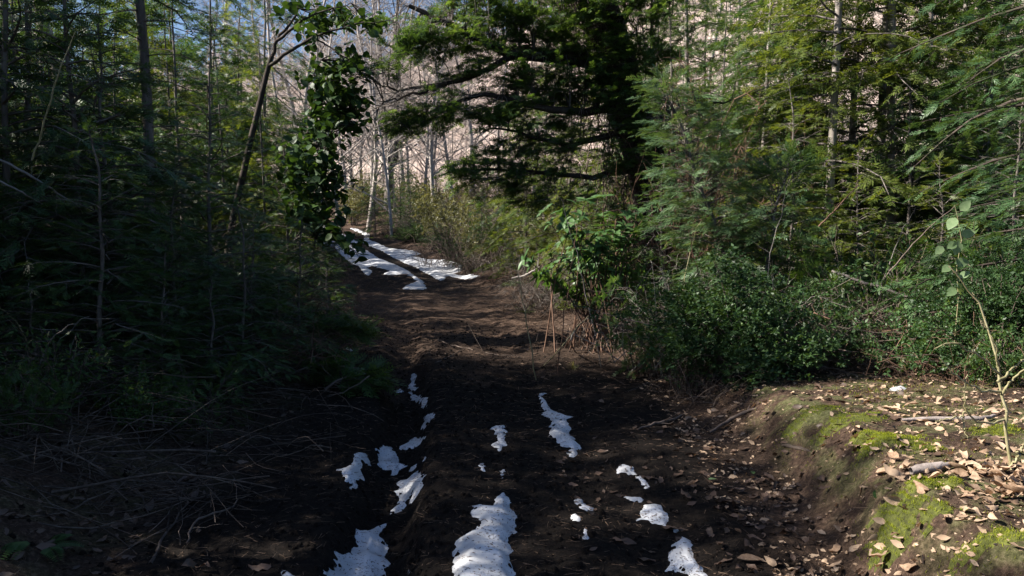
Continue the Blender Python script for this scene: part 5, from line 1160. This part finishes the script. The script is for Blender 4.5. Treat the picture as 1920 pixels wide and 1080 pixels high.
for a in ((1692, 975, .13, .16, .05, 1500, 'bright thick moss cushion on the lip of the bank'), (1745, 905, .12, .07, .03, 900, 'green moss cushion beside the weathered wood piece'), (1680, 828, .16, .10, .03, 1100, 'sunlit yellow-green moss cushion, brightest on the bank'), (1640, 815, .12, .10, .025, 700, 'moss cushion touching the brightest one'), (1740, 838, .08, .06, .02, 400, 'small moss cushion under curled leaves'),
          (1880, 812, .16, .07, .03, 800, 'moss cushion behind the thorny cane'), (1530, 770, .22, .12, .02, 700, 'dull moss patch in the shade of the dense bush'), (1600, 785, .20, .10, .02, 700, 'dark green moss strip at the back of the bank'), (1660, 1010, .08, .07, .02, 300, 'little moss tuft below the thick cushion'), (1840, 1020, .10, .06, .02, 350, 'moss tuft in the front shade of the bank'), (1900, 1005, .08, .06, .02, 250, 'moss tuft at the lower corner of the view'),
          (1625, 850, .06, .05, .015, 200, 'small moss dot among dead leaves'), (655, 668, .10, .08, .03, 250, 'moss on the shaded verge of the track'), (1560, 800, .1, .06, .02, 250, 'moss patch next to the bark strip')): moss_cushion(*a)

# ------------------------------------------------------------------ fallen leaves
DEAD_ME = []
for tp in TP_DEAD:
    g_ = Geo(); g_.add(*tp[:2]); DEAD_ME.append(g_.mesh('dead_leaf', M['dead_leaf'], True))
DAMP_SHADE_ME = []
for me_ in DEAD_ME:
    m2 = me_.copy(); m2.materials.clear(); m2.materials.append(M['damp_shade_leaf']); DAMP_SHADE_ME.append(m2)
zones = [(1860, 905, 48, 26, 110, .14, 'dry curled leaf in the thick litter under the thorny cane', 'dry leaves under the thorny cane'), (1740, 860, 60, 35, 40, .13, 'dry pale leaf among moss on the sunlit bank', 'dry leaves among the moss'),
         (1760, 770, 90, 22, 36, .13, 'dry leaf at the back of the sunlit bank', 'dry leaves at the back of the bank'), (1440, 915, 70, 35, 40, .12, 'dark dry leaf on the shaded slope of the bank', 'dry leaves on the shaded slope'),
         (1585, 1062, 55, 18, 22, .13, 'dry leaf in the sunny hollow at the foot of the bank', 'dry leaves at the foot of the bank'), (1420, 1030, 60, 30, 24, .12, 'brown leaf on the soil below the bank', 'dry leaves on the soil below the bank'), (230, 960, 110, 60, 46, .13, 'brown leaf on the dark bank by the brush', 'dry leaves on the dark bank')]
rgl = np.random.default_rng(91)
for px, py, sx, sy, n, size, lab, grp in zones:
    P = on_ground(rgl.normal(px, sx, n), rgl.normal(py, sy, n)); Nn = gnormal(P[:, 0], P[:, 1]); MS = DAMP_SHADE_ME if ('shaded' in lab or 'dark' in lab or 'brown' in lab) else DEAD_ME  # shaded, dark and brown zones get the copies with shade in their colour
    for i in range(n):
        o = link('fallen_leaf', MS[rgl.integers(0, 8)], None, (P[i, 0], P[i, 1], float(ground_h(P[i, 0], P[i, 1])) + .012 + .02 * rgl.random()))
        a = rgl.uniform(0, 6.28); f = U(math.cos(a), math.sin(a), rgl.normal(0, .2)); o.rotation_euler = frame_euler(f, Nn[i] + rgl.normal(0, .4, 3)); s = size * rgl.uniform(.30, .80); o.scale = (s, s, s)
        tag(o, lab, 'leaf', grp)
for px, py, a, s, lab, m in ((1638, 935, .3, .12, 'single green leaf lying on the sunlit bank', 'broad'), (1412, 895, 1.3, .08, 'small upright green leaf on the shaded slope', 'broad_light'), (1382, 1052, -.1, .13, 'pale pointed leaf alone on the dark soil', 'dead_leaf'), (1328, 905, .2, .06, 'tiny pale leaf on the shaded litter', 'vine_leaf')):
    g_ = Geo(); g_.add(*TP_LEAF_W[:2]) if m == 'broad' else g_.add(*TP_LEAF[:2]); p = gp(px, py, .02)
    o = link('fallen_leaf', g_.mesh('single_leaf', M[m], True), None, p); o.rotation_euler = frame_euler((math.cos(a), math.sin(a), .12), (0, -.25, 1)); o.scale = (s,) * 3; tag(o, lab, 'leaf', 'single leaves')
def litter():
    rg = np.random.default_rng(92); X = []; 
    def zone(n, yr, ur, side):
        y = rg.uniform(*yr, n) if yr[1] < 9 else yr[0] * (yr[1] / yr[0]) ** rg.random(n); u = rg.uniform(*ur, n); x = path_c(y) + side * ((wR(y) if side > 0 else wL(y)) + u); k = fbm(x * 1.3, y * 1.3, 7, 3) > rg.uniform(-.25, .1, n); return np.stack([x, y], -1)[k]
    X = np.concatenate([zone(800, (2.9, 7.4), (-.5, 3.2), 1), zone(1300, (7.4, 14), (-.4, 5), 1), zone(1300, (3.4, 12), (-.2, 3), -1), zone(260, (4, 12), (-1.4, 0), 1), zone(1200, (14, 24), (-.8, 4), 1)])
    z = ground_h(X[:, 0], X[:, 1]) + .008; n = len(X); N_ = gnormal(X[:, 0], X[:, 1]) + rg.normal(0, .35, (n, 3)); a = rg.uniform(0, 6.28, n)
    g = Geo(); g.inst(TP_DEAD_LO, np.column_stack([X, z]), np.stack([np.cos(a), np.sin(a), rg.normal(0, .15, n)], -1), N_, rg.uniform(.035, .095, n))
    tag(link('leaf_litter', g.mesh('leaf_litter', M['damp_shade_leaf'])), 'brown leaf litter scattered along both banks of the track', None, None, 'stuff')
    # needles, twiglets and crumbs on the soil
    n = 17000; y = 3.4 * (30 / 3.4) ** rg.random(n); x = path_c(y) + rg.uniform(-3.4, 4.2, n); z = ground_h(x, y) + .004; a = rg.uniform(0, 6.28, n); L = rg.uniform(.015, .07, n) * np.clip(y / 6, 1, 2.2)
    b = np.stack([x, y, z], -1); d = np.stack([np.cos(a) * L, np.sin(a) * L, rg.normal(0, .15, n) * L], -1); g = Geo(); r_ = np.clip(y / 6, .8, 2.5) * .0017
    g.curves(np.stack([b, b + d], 1), np.stack([r_, r_ * .6], 1), 3)
    tag(link('forest_debris', g.mesh('forest_debris', M['debris'])), 'fine twigs and needles strewn over the soil', None, None, 'stuff')
    # leaf crumbs matted over the bank
    n = 10500; y = 2.8 * (9 / 2.8) ** rg.random(n); x = path_c(y) + wR(y) - .35 + rg.uniform(0, 3.4, n) ** 1.0; a = rg.uniform(0, 6.28, n); k = fbm(x * 1.9, y * 1.9, 29, 3) > rg.uniform(-.3, .15, n); x, y, a = x[k], y[k], a[k]; n = len(x)
    g = Geo(); g.inst(TP_DEAD_LO, np.stack([x, y, ground_h(x, y) + .004], -1), np.stack([np.cos(a), np.sin(a), rg.normal(0, .3, n)], -1), gnormal(x, y) + rg.normal(0, .5, (n, 3)), .012 + .060 * rg.random(n) ** 2)
    tag(link('leaf_crumbs', g.mesh('leaf_crumbs', M['dead_leaf'])), 'broken leaf crumbs matted over the bank', None, None, 'stuff')
    b = np.concatenate(SNOWBITS); n = len(b); a = rg.uniform(0, 6.28, n); L = .006 + .03 * rg.random(n) ** 3; d = np.stack([np.cos(a) * L, np.sin(a) * L, rg.normal(0, .1, n) * L], -1); g = Geo(); g.curves(np.stack([b, b + d], 1), np.stack([.0012 + .0016 * rg.random(n), .001 + 0 * a], 1), 3)
    tag(link('snow_debris', g.mesh('snow_debris', M['debris'])), 'needles and crumbs fallen on the snow', None, None, 'stuff')
    # soil clods
    n = 6500; y = 3.5 * (14 / 3.5) ** rg.random(n); x = path_c(y) + rg.normal(-.3, 1.0, n); k = np.array([(1, 0, -.3), (-.5, .87, -.3), (-.5, -.87, -.3), (0, 0, 1), (.3, .5, .7)])
    g = Geo(); tv = np.array([(1, 0, -.4), (.2, 1, -.4), (-.9, .4, -.4), (-.3, -.9, -.4), (.5, .1, .6), (-.3, .2, .7), (0, -.5, .5)]); tt = np.array([[0, 1, 4], [1, 2, 5], [1, 5, 4], [2, 3, 5], [3, 6, 5], [3, 0, 6], [0, 4, 6], [4, 5, 6]])
    a = rg.uniform(0, 6.28, n); g.inst((tv, np.zeros((0, 4), np.int64), tt), np.stack([x, y, ground_h(x, y) + .002], -1), np.stack([np.cos(a), np.sin(a), rg.normal(0, .2, n)], -1), np.tile([0, 0, 1.], (n, 1)) + rg.normal(0, .2, (n, 3)), .004 + .024 * rg.random(n) ** 3)
    tag(link('soil_clods', g.mesh('soil_clods', M['ground'])), 'crumbled dark soil clods on the track', None, None, 'stuff')
    # moss sprigs and seedlings over the bank
    n = 15000; y = rg.uniform(2.8, 7.0, n); x = path_c(y) + wR(y) + .15 + rg.uniform(0, 2.3, n); k = fbm(x * 2.2, y * 2.2, 19, 3) > rg.uniform(-.1, .3, n); x = x[k]; y = y[k]; n = len(x)
    F = rg.normal(0, .6, (n, 3)); F[:, 2] = 1; g = Geo(); g.inst(TP_BLADE, np.stack([x, y, ground_h(x, y) - .002], -1), F, rg.normal(0, 1, (n, 3)), rg.uniform(.010, .028, n))
    tag(link('moss_sprigs', g.mesh('moss_sprigs', M['moss'])), 'sparse moss sprigs over the sunlit bank', None, None, 'stuff')
litter()

# ------------------------------------------------------------------ say where each scattered plant stands
MARKS = [(-400, 'at the dark edge of the view'), (120, 'below the dark corner conifer'), (281, 'around the thin grey trunk'), (430, 'around the leaning broadleaf trunk'), (600, 'below the hanging broad leaves'), (700, 'below the pale bare trees'), (790, 'beside the leaning bare sapling'), (880, 'below the evergreen bough tips'),
         (985, 'below the sunlit yellow-green conifer'), (1120, 'around the glossy shrub'), (1235, 'around the big dark trunk'), (1400, 'around the leaning sapling'), (1551, 'around the pale forked trunk'), (1655, 'around the paired trunks'), (1800, 'around the climbing shoot'), (2000, 'at the bright edge of the view')]
RANK = ['nearest', 'second', 'third', 'fourth', 'fifth', 'sixth', 'seventh', 'eighth', 'ninth', 'tenth', 'eleventh', 'twelfth', 'thirteenth', 'fourteenth', 'fifteenth', 'sixteenth', 'seventeenth', 'eighteenth', 'nineteenth', 'twentieth'] + ['farthest'] * 40
SHORT = {'twig thickets under the sunlit conifers': 'bare brown twig tangle', 'shrubs under the sunlit conifers': 'small-leaved green shrub', 'young conifers under the sunlit trunks': 'young undergrowth conifer', 'sunlit shrubs beyond the snow': 'pale yellow-green shrub', 'pale thickets beyond the snow': 'pale twiggy thicket', 'thickets at the foot of the bare trees': 'far brownish thicket',
         'thickets beside the bend of the track': 'brown bend thicket', 'twig thickets under the left stand': 'dark twig tangle', 'shrubs under the left stand': 'shaded green shrub', 'conifers in the back rows behind the sunlit trunks': 'slender back-row conifer', 'conifers in the back rows of the left stand': 'back-row conifer of the shaded stand', 'arching canes in the sunlit thicket': 'thin arching cane', 'thin canes in the dark brush': 'thin pale brush cane', 'conifers in the front rows of the left stand': 'shaded front-row conifer'}
bins = {}
for o in list(COL.objects):
    if o.parent is None and o.get('group') in SHORT:
        x, y = o.location.x, o.location.y; px = 960 + FPX * x / y
        mk = min(MARKS, key=lambda m: abs(m[0] - px))[1]; bins.setdefault((o['group'], mk), []).append((y, o))
for (gname, mk), l in bins.items():
    l.sort(key=lambda a: a[0])
    for i, (y, o) in enumerate(l):
        o['label'] = SHORT[gname] + ' ' + mk + ('' if len(l) == 1 else ', ' + (RANK[i] if i else 'nearest') + (' there' if i == 0 else ' from the front'))
